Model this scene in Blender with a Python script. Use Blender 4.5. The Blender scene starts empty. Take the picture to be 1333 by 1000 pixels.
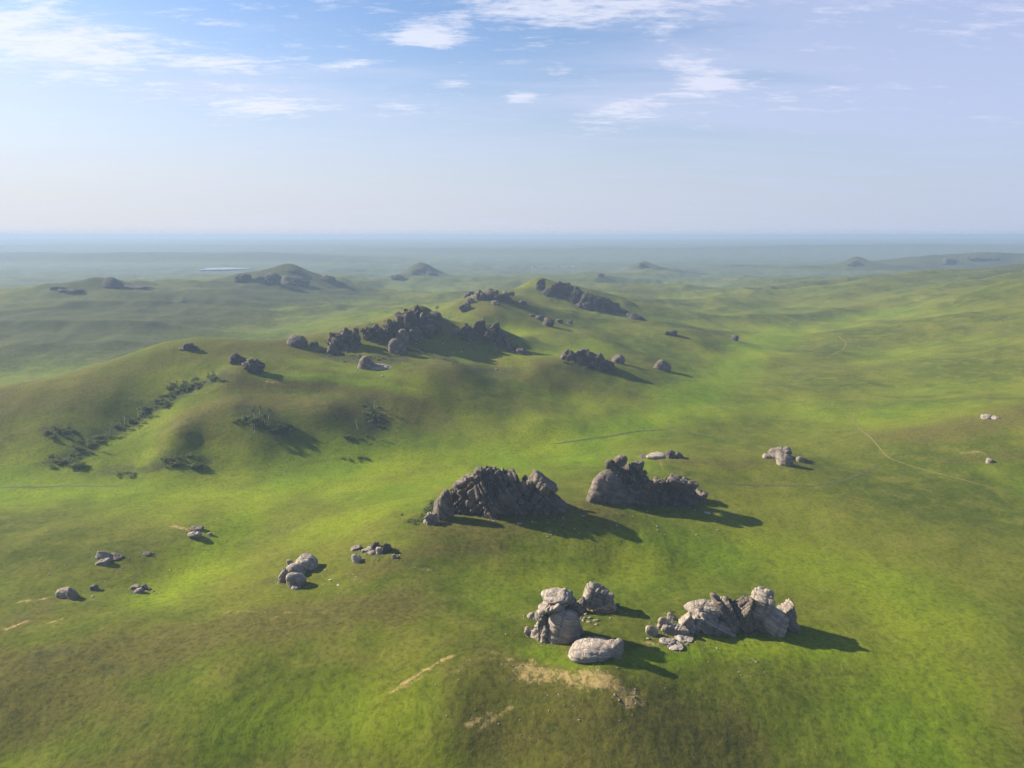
import bpy, math, random
import numpy as np
from mathutils import Vector

scene = bpy.context.scene
col = scene.collection
R = math.radians

# ------------------------------------------------------------------ camera
CAM_H = 120.0                       # metres above the valley floor
PITCH = R(12.3)
FPX, CU, CV = 890.0, 666.5, 500.0   # focal length and centre of a 1333 x 1000 frame
cam_data = bpy.data.cameras.new('camera')
cam_data.sensor_width = 36.0
cam_data.lens = 36.0 * FPX / 1333.0
cam_data.clip_start = 1.0
cam_data.clip_end = 150000.0
cam = bpy.data.objects.new('camera', cam_data)
cam.location = (0, 0, CAM_H)
cam.rotation_euler = (R(90) - PITCH, 0, 0)
col.objects.link(cam)
scene.camera = cam

# ------------------------------------------------------------------ sun and sky
SUN_EL, SUN_AZ = R(27.5), R(-72)      # azimuth clockwise from +Y, so the sun is to the left
to_sun = Vector((math.sin(SUN_AZ) * math.cos(SUN_EL), math.cos(SUN_AZ) * math.cos(SUN_EL), math.sin(SUN_EL)))
sun_data = bpy.data.lights.new('sun', 'SUN')
sun_data.energy = 5.0
sun_data.angle = R(0.6)
sun_data.color = (1.0, 0.89, 0.72)
sun = bpy.data.objects.new('sun', sun_data)
sun.rotation_euler = to_sun.to_track_quat('Z', 'Y').to_euler()
sun.location = (-300, 100, 400)
col.objects.link(sun)

SKY_STRENGTH = 0.046
world = bpy.data.worlds.new('World')
scene.world = world
world.use_nodes = True


class NT:
    """small helper to write node trees in few lines"""
    def __init__(self, tree):
        self.t = tree
        tree.nodes.clear()

    def n(self, kind, **kw):
        nd = self.t.nodes.new(kind)
        for k, v in kw.items():
            if k.startswith('i_'):
                nd.inputs[k[2:].replace('_', ' ')].default_value = v
            else:
                setattr(nd, k, v)
        return nd

    def l(self, a, b):
        self.t.links.new(a, b)

    def put(self, v, sock):
        if isinstance(v, bpy.types.NodeSocket):
            self.l(v, sock)
        else:
            sock.default_value = v

    def math(self, op, a, b=0.0, c=None, clamp=False):
        nd = self.t.nodes.new('ShaderNodeMath')
        nd.operation = op
        nd.use_clamp = clamp
        self.put(a, nd.inputs[0])
        self.put(b, nd.inputs[1])
        if c is not None:
            self.put(c, nd.inputs[2])
        return nd.outputs[0]

    def mix(self, f, a, b, mode='MIX'):
        nd = self.t.nodes.new('ShaderNodeMix')
        nd.data_type = 'RGBA'
        nd.blend_type = mode
        nd.clamp_factor = True
        self.put(f, nd.inputs[0])
        for v, s in ((a, nd.inputs[6]), (b, nd.inputs[7])):
            if isinstance(v, tuple) and len(v) == 3:
                v = v + (1.0,)
            self.put(v, s)
        return nd.outputs[2]

    def ramp(self, f, lo, hi, a=0.0, b=1.0):
        nd = self.t.nodes.new('ShaderNodeMapRange')
        nd.interpolation_type = 'SMOOTHSTEP'
        self.put(f, nd.inputs[0])
        nd.inputs[1].default_value = lo
        nd.inputs[2].default_value = hi
        nd.inputs[3].default_value = a
        nd.inputs[4].default_value = b
        return nd.outputs[0]

    def noise(self, vec, scale, detail=4.0, rough=0.55, dist=0.0, dim='3D'):
        nd = self.t.nodes.new('ShaderNodeTexNoise')
        nd.noise_dimensions = dim
        if vec is not None:
            self.l(vec, nd.inputs['Vector'])
        nd.inputs['Scale'].default_value = scale
        nd.inputs['Detail'].default_value = detail
        nd.inputs['Roughness'].default_value = rough
        nd.inputs['Distortion'].default_value = dist
        return nd.outputs['Fac']

    def scalev(self, vec, s, off=(0, 0, 0)):
        nd = self.t.nodes.new('ShaderNodeMapping')
        self.l(vec, nd.inputs['Vector'])
        nd.inputs['Scale'].default_value = s
        nd.inputs['Location'].default_value = off
        return nd.outputs[0]

    def comb(self, x, y, z=0.0):
        nd = self.t.nodes.new('ShaderNodeCombineXYZ')
        for v, s in zip((x, y, z), nd.inputs):
            self.put(v, s)
        return nd.outputs[0]


def build_sky():
    t = NT(world.node_tree)
    sky = t.n('ShaderNodeTexSky')
    sky.sky_type = 'NISHITA'
    sky.sun_disc = False
    sky.sun_elevation = SUN_EL
    sky.sun_rotation = SUN_AZ
    sky.altitude = 1200.0
    sky.air_density = 1.15
    sky.dust_density = 1.6
    sky.ozone_density = 2.5
    tc = t.n('ShaderNodeTexCoord')
    sep = t.n('ShaderNodeSeparateXYZ')
    t.l(tc.outputs['Generated'], sep.inputs[0])
    x, y, z = sep.outputs
    zz = t.math('ADD', t.math('MAXIMUM', z, 0.0), 0.10)
    px, py = t.math('DIVIDE', x, zz), t.math('DIVIDE', y, zz)
    p = t.comb(px, py)
    yy = t.math('MAXIMUM', y, 0.05)
    ax, ez = t.math('DIVIDE', x, yy), t.math('DIVIDE', z, yy)      # bearing and height of a cloud bank in the sky

    def bank(u, v, w, h, gain):
        cx = (u - CU) / FPX
        cz = (CV - v) / FPX - math.tan(PITCH)
        dx = t.math('MULTIPLY', t.math('SUBTRACT', ax, cx), FPX / w)
        dz = t.math('MULTIPLY', t.math('SUBTRACT', ez, cz), FPX / h)
        q = t.math('ADD', t.math('MULTIPLY', dx, dx), t.math('MULTIPLY', dz, dz))
        return t.math('MULTIPLY', t.math('EXPONENT', t.math('MULTIPLY', q, -1.0)), gain)

    def banks(lst):
        r = 0.0
        for k in lst:
            r = t.math('ADD', r, bank(*k))
        return r
    big = t.noise(t.scalev(p, (1.3, 2.2, 1), (3.3, 1.7, 0)), 1.0, 4.0, 0.55, 0.4)
    mid = t.noise(t.scalev(p, (4.2, 9.0, 1), (7.1, 4.2, 0)), 1.0, 9.0, 0.62, 0.6)
    fine = t.noise(t.scalev(p, (13.0, 30.0, 1), (2.1, 9.2, 0)), 1.0, 6.0, 0.65, 0.4)
    dens = t.math('ADD', t.math('MULTIPLY', big, 0.50), t.math('MULTIPLY', t.math('SUBTRACT', mid, 0.12), 0.56))
    dens = t.math('ADD', dens, t.math('MULTIPLY', t.math('SUBTRACT', fine, 0.3), 0.34))
    bk = banks([(60, 60, 170, 30, 0.22), (190, 90, 160, 24, 0.24), (300, 104, 70, 8, 0.14), (290, 15, 120, 18, 0.16), (420, 18, 70, 14, 0.10), (560, 10, 300, 22, 0.06),
                (700, 42, 150, 22, 0.10), (850, 34, 200, 26, 0.12), (1010, 14, 200, 26, 0.13), (1240, 60, 120, 40, 0.08), (562, 73, 48, 13, 0.32), (480, 103, 42, 6, 0.25), (860, 103, 34, 13, 0.34),
                (905, 121, 36, 15, 0.34), (595, 124, 26, 6, 0.22), (725, 112, 24, 8, 0.2), (680, 142, 26, 8, 0.22), (365, 154, 85, 13, 0.30),
                (800, 160, 70, 14, 0.2), (540, 152, 40, 8, 0.16), (1000, 140, 150, 16, 0.12), (215, 132, 120, 10, 0.08)])
    high = t.ramp(z, 0.08, 0.16)
    puff = t.ramp(t.math('ADD', t.math('SUBTRACT', dens, 0.13), bk), 0.455, 0.70)
    puff = t.math('MULTIPLY', puff, high, clamp=True)
    veil = t.noise(t.scalev(p, (0.5, 1.5, 1), (1.2, 8.8, 0)), 1.0, 6.0, 0.6, 0.6)
    veil = t.math('ADD', veil, banks([(1150, 40, 330, 75, 0.30), (900, 160, 300, 45, 0.24), (1280, 120, 170, 70, 0.26), (80, 130, 260, 40, 0.10)]))
    veil = t.math('MULTIPLY', t.ramp(veil, 0.42, 0.78), t.ramp(z, 0.03, 0.2, 0.3, 0.62))
    # low milky band of dust over the horizon, thickest towards the sun
    milk = t.ramp(z, 0.0, 0.30, 0.97, 0.0)
    lr = t.math('DIVIDE', x, t.math('ADD', t.math('ABSOLUTE', y), 0.2))
    glow = t.ramp(lr, -0.9, 0.8, 1.0, 0.0)
    milkc = t.mix(glow, (3.9, 4.5, 5.8), (5.9, 6.05, 6.5))
    base = t.mix(1.0, sky.outputs[0], (1.12, 1.15, 1.26), 'MULTIPLY')
    c = t.mix(milk, base, milkc)
    c = t.mix(t.ramp(z, -0.004, 0.012, 0.5, 0.0), c, t.mix(glow, (3.1, 3.9, 5.3), (4.5, 5.0, 5.8)))
    c = t.mix(veil, c, t.mix(glow, (4.3, 4.8, 7.0), (5.9, 6.4, 7.6)))
    c = t.mix(t.math('MULTIPLY', puff, 0.78), c, t.mix(glow, (5.9, 6.1, 7.5), (7.6, 7.8, 8.4)))
    bg = t.n('ShaderNodeBackground')
    bg.inputs['Strength'].default_value = SKY_STRENGTH
    t.l(c, bg.inputs['Color'])
    out = t.n('ShaderNodeOutputWorld')
    t.l(bg.outputs[0], out.inputs['Surface'])


build_sky()

vs = scene.view_settings
scene.display_settings.display_device = 'sRGB'
vs.view_transform = 'Standard'
vs.look = 'None'
vs.gamma = 1.0
vs.use_curve_mapping = False
vs.exposure = 1.5
scene.render.engine = 'CYCLES'
scene.cycles.use_denoising = True
scene.cycles.denoising_prefilter = 'FAST'
scene.cycles.volume_bounces = 0
scene.cycles.max_bounces = 5
scene.cycles.diffuse_bounces = 2
scene.cycles.transparent_max_bounces = 6

HAZE_DENSITY = 0.00023
HAZE_COLOR = (0.33, 0.455, 0.63)


# ------------------------------------------------------------------ noise
def _hash(ix, iy, iz, seed):
    h = (ix.astype(np.uint32) * np.uint32(374761393) + iy.astype(np.uint32) * np.uint32(668265263)
         + iz.astype(np.uint32) * np.uint32(2147483647 - 1274126177) + np.uint32((seed * 974711 + 12345) & 0xffffffff))
    h = (h ^ (h >> np.uint32(13))) * np.uint32(1274126177)
    h = (h ^ (h >> np.uint32(16))) * np.uint32(2246822519)
    return h ^ (h >> np.uint32(15))


def noise2(x, y, seed=0):
    xi, yi = np.floor(x).astype(np.int64), np.floor(y).astype(np.int64)
    fx, fy = x - xi, y - yi
    sx, sy = fx * fx * fx * (fx * (fx * 6 - 15) + 10), fy * fy * fy * (fy * (fy * 6 - 15) + 10)
    zero = np.zeros_like(xi)

    def g(dx, dy):
        a = _hash(xi + dx, yi + dy, zero, seed).astype(np.float64) * (2 * np.pi / 4294967296.0)
        return np.cos(a) * (fx - dx) + np.sin(a) * (fy - dy)
    a = g(0, 0) * (1 - sx) + g(1, 0) * sx
    b = g(0, 1) * (1 - sx) + g(1, 1) * sx
    return 1.45 * (a * (1 - sy) + b * sy)


def noise3(p, seed=0):
    pi = np.floor(p).astype(np.int64)
    f = p - pi
    s = f * f * f * (f * (f * 6 - 15) + 10)
    r = 0
    for dx in (0, 1):
        for dy in (0, 1):
            for dz in (0, 1):
                h = _hash(pi[:, 0] + dx, pi[:, 1] + dy, pi[:, 2] + dz, seed)
                gx = (h & np.uint32(1023)).astype(np.float64) / 511.5 - 1
                gy = ((h >> np.uint32(10)) & np.uint32(1023)).astype(np.float64) / 511.5 - 1
                gz = ((h >> np.uint32(20)) & np.uint32(1023)).astype(np.float64) / 511.5 - 1
                v = gx * (f[:, 0] - dx) + gy * (f[:, 1] - dy) + gz * (f[:, 2] - dz)
                w = ((s[:, 0] if dx else 1 - s[:, 0]) * (s[:, 1] if dy else 1 - s[:, 1]) * (s[:, 2] if dz else 1 - s[:, 2]))
                r = r + v * w
    return r


def fbm2(x, y, octv=4, seed=0, gain=0.5):
    r, a, f = 0, 1.0, 1.0
    for k in range(octv):
        r = r + a * noise2(x * f + 17.3 * k, y * f - 9.1 * k, seed + k)
        a *= gain
        f *= 2.03
    return r


def fbm3(p, octv=4, seed=0, gain=0.5):
    r, a, f = 0, 1.0, 1.0
    for k in range(octv):
        r = r + a * noise3(p * f + 11.7 * k, seed + k)
        a *= gain
        f *= 2.03
    return r


def sstep(x, a, b):
    t = np.clip((x - a) / (b - a), 0, 1)
    return t * t * (3 - 2 * t)


# ------------------------------------------------------------------ picture <-> place
CP, SP = math.cos(PITCH), math.sin(PITCH)


def ray(u, v):
    a, b = (u - CU) / FPX, (CV - v) / FPX
    return np.array([a, CP + b * SP, -SP + b * CP])


def at_y(u, v, Y):
    d = ray(u, v)
    return np.array([0, 0, CAM_H]) + d * (Y / d[1])


def at_z(u, v, Z):
    d = ray(u, v)
    return np.array([0, 0, CAM_H]) + d * ((Z - CAM_H) / d[2])


def project(P):
    x, y, z = P[:, 0], P[:, 1], P[:, 2] - CAM_H
    dep = y * CP - z * SP
    return CU + FPX * x / dep, CV - FPX * (y * SP + z * CP) / dep, dep


# ------------------------------------------------------------------ the land
KNOTS_Z = [  # column, row, height: where a point of known height shows
    (300, 504, 29.5), (360, 508, 26.5), (420, 511, 23.3), (490, 523, 18.5), (560, 536, 12.5), (630, 548, 8),
    (0, 1000, 0), (330, 1000, 3), (660, 1000, 5), (1000, 1000, 1), (1333, 1000, -1), (-250, 1000, 0), (1600, 1000, -2),
    (0, 900, 7), (300, 885, 11.5), (600, 885, 14.5), (790, 905, 12.5), (1000, 900, 6), (1333, 900, 1.5), (-250, 880, 9),
    (0, 830, 9), (150, 815, 9), (300, 805, 11), (450, 785, 12.5), (600, 800, 12.5), (700, 835, 13), (780, 872, 14.0),
    (900, 850, 9), (1000, 830, 6), (1130, 850, 3), (1333, 820, 1), (1600, 820, 2),
    (0, 770, 6), (100, 772, 6), (200, 772, 3.5), (240, 745, 1), (140, 732, 6), (60, 700, 7), (0, 680, 5), (250, 690, 5.5),
    (325, 690, 1), (330, 650, 0), (100, 655, 2), (-200, 720, 6), (-250, 650, 2),
    (420, 762, 9.5), (390, 752, 9.5), (480, 728, 12), (560, 692, 15.5), (650, 682, 15.5), (720, 662, 14.5), (745, 657, 14), (775, 682, 13), (800, 690, 11),
    (830, 700, 9), (865, 720, 6.5), (535, 655, 8), (440, 690, 7), (400, 670, 3),
    (840, 656, 6.5), (920, 652, 5), (985, 665, 3), (600, 745, 11.5), (700, 745, 8.5), (800, 745, 5), (900, 745, 3),
    (1000, 745, 2), (1200, 740, 1), (1450, 740, 2), (500, 620, 0), (640, 600, 0), (450, 655, 3), (760, 610, 2),
    (880, 598, 7), (960, 602, 5.5), (890, 570, 1), (1020, 607, 4.5), (1000, 640, 2.5), (1120, 615, 1), (1200, 640, 2), (1333, 645, 3),
    (1333, 540, 19), (1250, 558, 13), (1180, 585, 5), (1333, 600, 9), (1290, 548, 16), (1450, 540, 22), (1400, 620, 7), (1240, 600, 6),
    (1100, 560, 0.5), (1100, 500, 2), (1200, 505, 6), (1333, 505, 14), (1200, 450, 13), (1080, 450, 4), (1333, 450, 24), (1500, 450, 34),
    (1333, 410, 37), (1220, 410, 22), (1100, 415, 8), (1333, 378, 48), (1240, 385, 33), (1130, 395, 13), (1020, 410, 4),
    (0, 627, 2), (150, 622, 1), (300, 612, 1), (450, 602, 1), (560, 592, 1), (700, 577, 1), (800, 560, 2), (900, 520, 3), (950, 480, 3), (985, 450, 3),
    (-200, 625, 3), (60, 565, 14), (120, 530, 22), (-200, 560, 12), (0, 560, 15),
    (100, 595, 5), (180, 548, 14), (240, 512, 25), (285, 492, 32), (140, 572, 9),
    (230, 560, 17), (340, 555, 17), (480, 558, 11), (600, 562, 5), (420, 525, 24), (300, 525, 26), (260, 575, 11), (400, 580, 7), (190, 590, 6),
    (100, 482, 0), (150, 470, 1), (0, 492, 0), (300, 441, 2), (370, 425, 4),
    (0, 445, 11), (150, 430, 14), (250, 420, 11), (0, 402, 27), (150, 400, 25), (300, 400, 13), (400, 400, 4), (400, 387, 9), (-200, 400, 22), (-200, 450, 8),
    (470, 378, 3), (620, 375, 2), (900, 400, 3), (940, 420, 3), (900, 375, 2), (1000, 375, 2),
]
KNOTS_Y = [  # column, row, distance
    (0, 515, 403), (100, 498, 420), (200, 465, 470), (250, 453, 500), (-200, 530, 400),
    (300, 493, 414), (420, 499, 428), (490, 511, 423), (560, 525, 418), (700, 553, 402), (360, 496, 420), (320, 480, 438), (345, 487, 436),
    (450, 487, 452), (560, 492, 446), (650, 502, 462), (600, 482, 468), (700, 482, 494), (510, 475, 478),
    (385, 452, 512), (440, 458, 510), (350, 455, 500), (500, 437, 545), (525, 424, 562), (546, 414, 570), (565, 420, 575), (540, 450, 530), (490, 458, 505), (585, 436, 570), (555, 432, 552), (478, 440, 530), (450, 448, 520),
    (615, 436, 572), (640, 432, 585), (660, 444, 578), (680, 456, 570), (600, 446, 555), (630, 452, 555), (580, 470, 506), (640, 488, 488), (770, 478, 528), (820, 482, 540), (880, 485, 565), (740, 520, 463), (730, 470, 530),
    (720, 452, 612), (690, 440, 640), (780, 445, 640), (640, 386, 800), (610, 392, 800), (665, 389, 830), (585, 402, 810), (660, 410, 725), (625, 403, 750), (560, 402, 880), (480, 417, 860), (400, 431, 815),
    (718, 372, 1000), (740, 376, 990), (702, 369, 1000), (686, 378, 990), (670, 386, 930), (765, 387, 960), (795, 399, 930), (835, 412, 880), (880, 423, 830), (765, 404, 850), (760, 420, 770), (900, 433, 740), (873, 436, 720),
    (960, 443, 770), (820, 450, 660), (710, 421, 725), (640, 420, 690), (700, 396, 850), (745, 396, 870),
    (1333, 353, 1300), (1250, 358, 1320), (1180, 363, 1340), (1080, 381, 1280), (1500, 350, 1300), (1130, 372, 1330),
    (70, 381, 1090), (145, 371, 1130), (112, 379, 1130), (178, 376, 1140), (205, 380, 1150), (300, 371, 1300), (350, 361, 1380), (325, 365, 1380), (400, 362, 1430), (385, 358, 1450), (430, 368, 1450), (250, 377, 1230), (0, 396, 1010), (-200, 398, 1000),
    (520, 361, 1900), (548, 351, 2000), (528, 358, 2000), (570, 358, 2020), (590, 362, 2050), (480, 366, 1800), (838, 345, 2350), (822, 350, 2350), (856, 349, 2350), (880, 353, 2300), (910, 359, 2250), (780, 360, 1950),
    (1112, 341, 2500), (1094, 347, 2500), (1132, 347, 2520), (1180, 341, 2600), (1235, 342, 2500), (1280, 335, 2600), (1340, 338, 2600), (1450, 337, 2600), (1060, 350, 2500),
]
KNOTS_H = [  # column, distance, height: ground hidden behind crests, and the far plain
    (250, 640, 4), (100, 520, 4), (0, 480, 6), (350, 640, 6), (450, 680, 10), (540, 700, 14), (180, 600, 3),
    (640, 680, 27), (735, 1250, 12), (640, 1050, 14), (560, 1080, 8), (850, 1060, 6), (700, 1400, 3), (450, 1020, 5),
    (1333, 1750, 12), (1180, 1850, 4), (1333, 2250, 8), (1180, 2200, 6), (1500, 1800, 12), (1060, 1900, 1),
    (70, 1500, 4), (145, 1600, 4), (300, 1800, 3), (385, 1900, 5), (-200, 1500, 3), (0, 1300, 8), (460, 1950, 2),
    (548, 2600, 0), (838, 3000, 0), (700, 2000, 0), (960, 1700, 1), (960, 2600, 0), (1112, 3100, 0), (1280, 3300, 2), (1450, 3300, 2), (480, 2400, 0),
    (-200, 2500, 0), (0, 2500, 0), (150, 2600, 0), (300, 2700, -1), (700, 2800, 0),
    (-200, 3500, 27), (0, 3500, 27), (80, 3480, 25), (150, 3500, 30), (230, 3500, 27), (330, 3600, 25), (400, 3700, 18), (470, 3900, 8), (600, 3900, 2), (800, 3900, 0), (1000, 3900, 0), (1333, 3900, 0), (1500, 3900, 0),
    (-200, 3050, -3), (0, 3050, -3), (150, 3050, -3), (330, 3150, -2), (-200, 4300, 8), (0, 4300, 6), (150, 4300, 6), (330, 4400, 6),
    (-200, 5200, 44), (0, 5200, 42), (300, 5300, 45), (500, 5000, 34), (600, 5000, 30), (700, 4900, 24), (800, 5000, 32), (900, 5000, 28), (1000, 4900, 36), (1150, 4900, 42), (1250, 4900, 44), (1333, 5000, 46), (1500, 5000, 46),
    (0, 6500, 30), (300, 6500, 30), (660, 6500, 25), (1000, 6500, 30), (1333, 6500, 32), (1600, 6500, 30), (-300, 6500, 30),
    (0, 8500, 48), (200, 8700, 42), (400, 8300, 52), (660, 8500, 40), (850, 8300, 50), (1000, 8600, 44), (1200, 8400, 54), (1333, 8500, 50), (-300, 8500, 58), (1600, 8500, 60),
    (0, 12000, 45), (300, 12000, 40), (660, 12000, 44), (1000, 12000, 40), (1333, 12000, 45),
    (0, 20000, 25), (660, 20000, 22), (1333, 20000, 25), (0, 45000, -50), (660, 45000, -50), (1333, 45000, -50),
    (660, 95, -4), (200, 95, -6), (1100, 95, -4), (660, 60, -6), (0, 60, -7), (1333, 60, -5),
]


def knots():
    P = [at_z(u, v, z) for u, v, z in KNOTS_Z] + [at_y(u, v, y) for u, v, y in KNOTS_Y]
    for u, y, z in KNOTS_H:
        x = (u - CU) / FPX / CP * y * 0.985
        P.append(np.array([x, y, z]))
    for a in range(60, 301, 30):             # the rolling country behind and beside the viewer
        for r in (70, 250, 900, 4000, 15000, 45000):
            z = (-6 if r < 100 else 6) + 7 * math.sin(a * 0.11 + r * 0.003) if r < 3000 else 2
            P.append(np.array([r * math.sin(R(a)), r * math.cos(R(a)), z]))
    return np.array(P)


def lp(x, y):
    return np.arctan2(x, y), np.log(np.hypot(x, y))


# rocky far hills: column, distance, height, half width
CONES = ((548, 2000, 20, 85), (838, 2350, 15, 75), (1112, 2500, 20, 110), (145, 1130, 8, 60), (350, 1390, 2, 110), (1280, 2550, 26, 240), (1345, 2600, 22, 220), (1190, 2600, 15, 190), (90, 1090, 4, 50), (517, 1880, 6, 45), (427, 1450, 6, 45), (385, 1450, 8, 60), (1225, 2500, 7, 60), (305, 1380, 5, 70))


class Land:
    def __init__(self):
        K = knots()
        th, lr = lp(K[:, 0], K[:, 1])
        # the plane unrolled: copies one turn away keep the seam behind the viewer closed
        th3, lr3, z3 = np.concatenate([th, th - 2 * np.pi, th + 2 * np.pi]), np.tile(lr, 3), np.tile(K[:, 2], 3)
        keep = np.abs(th3) < np.pi + 1.2
        self.kt, self.kl, kz = th3[keep], lr3[keep], z3[keep]
        d = np.hypot(self.kt[:, None] - self.kt[None], self.kl[:, None] - self.kl[None])
        n = len(kz)
        A = np.zeros((n + 1, n + 1))
        A[:n, :n] = self.kern(d) - np.eye(n) * 0.0006
        A[:n, n] = A[n, :n] = 1
        self.w = np.linalg.solve(A, np.append(kz, 0))
        # polar grid, finer where the view is
        fine = np.radians(np.arange(-45, 45.001, 0.115))
        side = np.radians(np.concatenate([np.arange(-180, -45, 3.0), []]))
        side2 = np.radians(np.arange(48, 180.1, 3.0))
        self.th = np.concatenate([side, fine, side2])
        l, rows = math.log(2.0), []
        while l < math.log(45000):
            rows.append(l)
            r = math.exp(l)
            l += 0.25 if r < 60 else 0.05 if r < 105 else 0.0046 if r < 420 else 0.0062 if r < 1100 else 0.009 if r < 3000 else 0.022
        self.lr = np.array(rows)
        T, L = np.meshgrid(self.th, self.lr)
        self.X, self.Y = np.sin(T) * np.exp(L), np.cos(T) * np.exp(L)
        self.Z = self.height(T, L, self.X, self.Y)

    @staticmethod
    def kern(d):
        return -np.sqrt(d * d + 0.0003) + 0.55 * d * d * d / (1 + d * d)

    def height(self, T, L, X, Y):
        # smooth base from the knots, on a coarser lattice, then refined linearly
        ct = np.radians(np.concatenate([np.arange(-180, -46, 6.0), np.arange(-46, 46.01, 0.4), np.arange(50, 181, 6.0)]))
        cl = np.arange(math.log(1.9), math.log(46000) + 0.03, 0.016)
        CT, CL = np.meshgrid(ct, cl)
        base = np.empty(CT.size)
        ft, fl = CT.ravel(), CL.ravel()
        n = len(self.kt)
        for s in range(0, ft.size, 20000):
            d = np.hypot(ft[s:s + 20000, None] - self.kt[None], fl[s:s + 20000, None] - self.kl[None])
            base[s:s + 20000] = self.kern(d) @ self.w[:n] + self.w[n]
        base = base.reshape(CT.shape)
        for _ in range(1):                                      # soften the lattice
            base[1:-1] = (base[:-2] + 2 * base[1:-1] + base[2:]) / 4
            base[:, 24:-24] = (base[:, 23:-25] + 2 * base[:, 24:-24] + base[:, 25:-23]) / 4
        k = 7
        soft = base.copy()
        for _ in range(3):
            soft[k:-k] = (soft[:-2 * k] + soft[2 * k:] + soft[k:-k]) / 3
            soft[:, 24 + 12:-36] = (soft[:, 24:-48] + soft[:, 48:-24] + soft[:, 36:-36]) / 3
        rr = np.exp(CL)
        base = base + 0.5 * (base - soft) * sstep(rr, 400, 540) * (1 - 0.6 * sstep(rr, 650, 950)) * (1 - sstep(rr, 1500, 2300))
        z = self.bilin(ct, cl, base, T, L)
        r = np.exp(L)
        far = sstep(r, 450, 1300)
        # folds and spurs: soft ridges, larger further out
        z += 1.9 * fbm2(X / 85 + 3.1, Y / 120, 3, 5) * (0.3 + 0.7 * sstep(r, 180, 420))
        fade = 1 - 0.7 * sstep(r, 1700, 3500)
        wx = X + 60 * fbm2(X / 300 + 2, Y / 300, 2, 51)
        rx, ry = X + 0.35 * Y, Y - 0.25 * X
        z += far * 26.0 * (0.40 - np.abs(fbm2(rx / 620, ry / 230 + 9, 3, 23, 0.42))) * fade
        z += far * 7.0 * (0.35 - np.abs(fbm2(wx / 190 + 7, Y / 330, 3, 29, 0.45))) * fade
        z += (0.25 + 0.75 * far) * 3.0 * (0.3 - np.abs(fbm2(wx / 75 + 4, Y / 120 + 0.3 * X / 75, 3, 57))) * sstep(r, 250, 500) * fade
        for u, Y0, h, w in CONES:
            x0 = (u - CU) / FPX * (Y0 * CP + 95 * SP)
            z += h * np.clip(1 - np.hypot(X - x0, (Y - Y0) * 0.8) / w, 0, 1) ** 1.35
        z += sstep(r, 2800, 5000) * 9 * fbm2(X / 1500, Y / 700, 3, 31)
        z += 0.28 * fbm2(X / 17, Y / 17, 3, 41) * (1 - sstep(r, 500, 1500))
        z += 0.10 * fbm2(X / 3.1, Y / 3.1, 2, 43) * (1 - sstep(r, 200, 420))
        return z

    @staticmethod
    def bilin(gt, gl, Z, T, L):
        i = np.clip(np.searchsorted(gl, L) - 1, 0, len(gl) - 2)
        j = np.clip(np.searchsorted(gt, T) - 1, 0, len(gt) - 2)
        a = np.clip((L - gl[i]) / (gl[i + 1] - gl[i]), 0, 1)
        b = np.clip((T - gt[j]) / (gt[j + 1] - gt[j]), 0, 1)
        return ((Z[i, j] * (1 - b) + Z[i, j + 1] * b) * (1 - a) + (Z[i + 1, j] * (1 - b) + Z[i + 1, j + 1] * b) * a)

    def z(self, x, y):
        T, L = lp(np.asarray(x, float), np.asarray(y, float))
        return self.bilin(self.th, self.lr, self.Z, T, L)

    def hit(self, u, v):
        """the first ground point seen along the line of sight through (u, v)"""
        d = ray(u, v)
        ys = np.exp(np.arange(math.log(90), math.log(40000), 0.003))
        P = np.array([0, 0, CAM_H])[None] + d[None] * (ys / d[1])[:, None]
        below = P[:, 2] < self.z(P[:, 0], P[:, 1])
        k = int(np.argmax(below)) if below.any() else len(ys) - 1
        lo, hi = ys[max(k - 1, 0)], ys[k]
        for _ in range(12):
            m = 0.5 * (lo + hi)
            q = np.array([0, 0, CAM_H]) + d * (m / d[1])
            if q[2] < self.z(q[0], q[1]):
                hi = m
            else:
                lo = m
        return np.array([0, 0, CAM_H]) + d * (hi / d[1])


land = Land()


# ------------------------------------------------------------------ tagging and mesh helpers
def tag(o, label=None, cat=None, group=None, kind=None):
    if label:
        o['label'] = label
    if cat:
        o['category'] = cat
    if group:
        o['group'] = group
    if kind:
        o['kind'] = kind
    return o


def empty(name, loc):
    o = bpy.data.objects.new(name, None)
    o.empty_display_size = 1.0
    o.location = loc
    col.objects.link(o)
    return o


def mesh_np(name, V, F, mat, smooth=True):
    """V: n x 3, F: m x k array of faces of one size"""
    F = np.asarray(F, dtype=np.int32)
    me = bpy.data.meshes.new(name)
    k = F.shape[1]
    me.vertices.add(len(V))
    me.vertices.foreach_set('co', np.asarray(V, dtype=np.float32).ravel())
    me.loops.add(F.size)
    me.loops.foreach_set('vertex_index', F.ravel())
    me.polygons.add(len(F))
    me.polygons.foreach_set('loop_start', np.arange(0, F.size, k, dtype=np.int32))
    me.polygons.foreach_set('use_smooth', np.full(len(F), smooth, dtype=bool))
    me.update(calc_edges=True)
    if mat:
        me.materials.append(mat)
    return me


def obj(name, me, parent=None, loc=(0, 0, 0)):
    o = bpy.data.objects.new(name, me)
    o.location = loc
    if parent is not None:
        o.parent = parent
    col.objects.link(o)
    return o


def attr(me, name, vals):
    a = me.attributes.new(name, 'FLOAT', 'POINT')
    a.data.foreach_set('value', np.asarray(vals, dtype=np.float32).ravel())


# ------------------------------------------------------------------ materials
def new_mat(name):
    m = bpy.data.materials.new(name)
    m.use_nodes = True
    return m, NT(m.node_tree)


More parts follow.
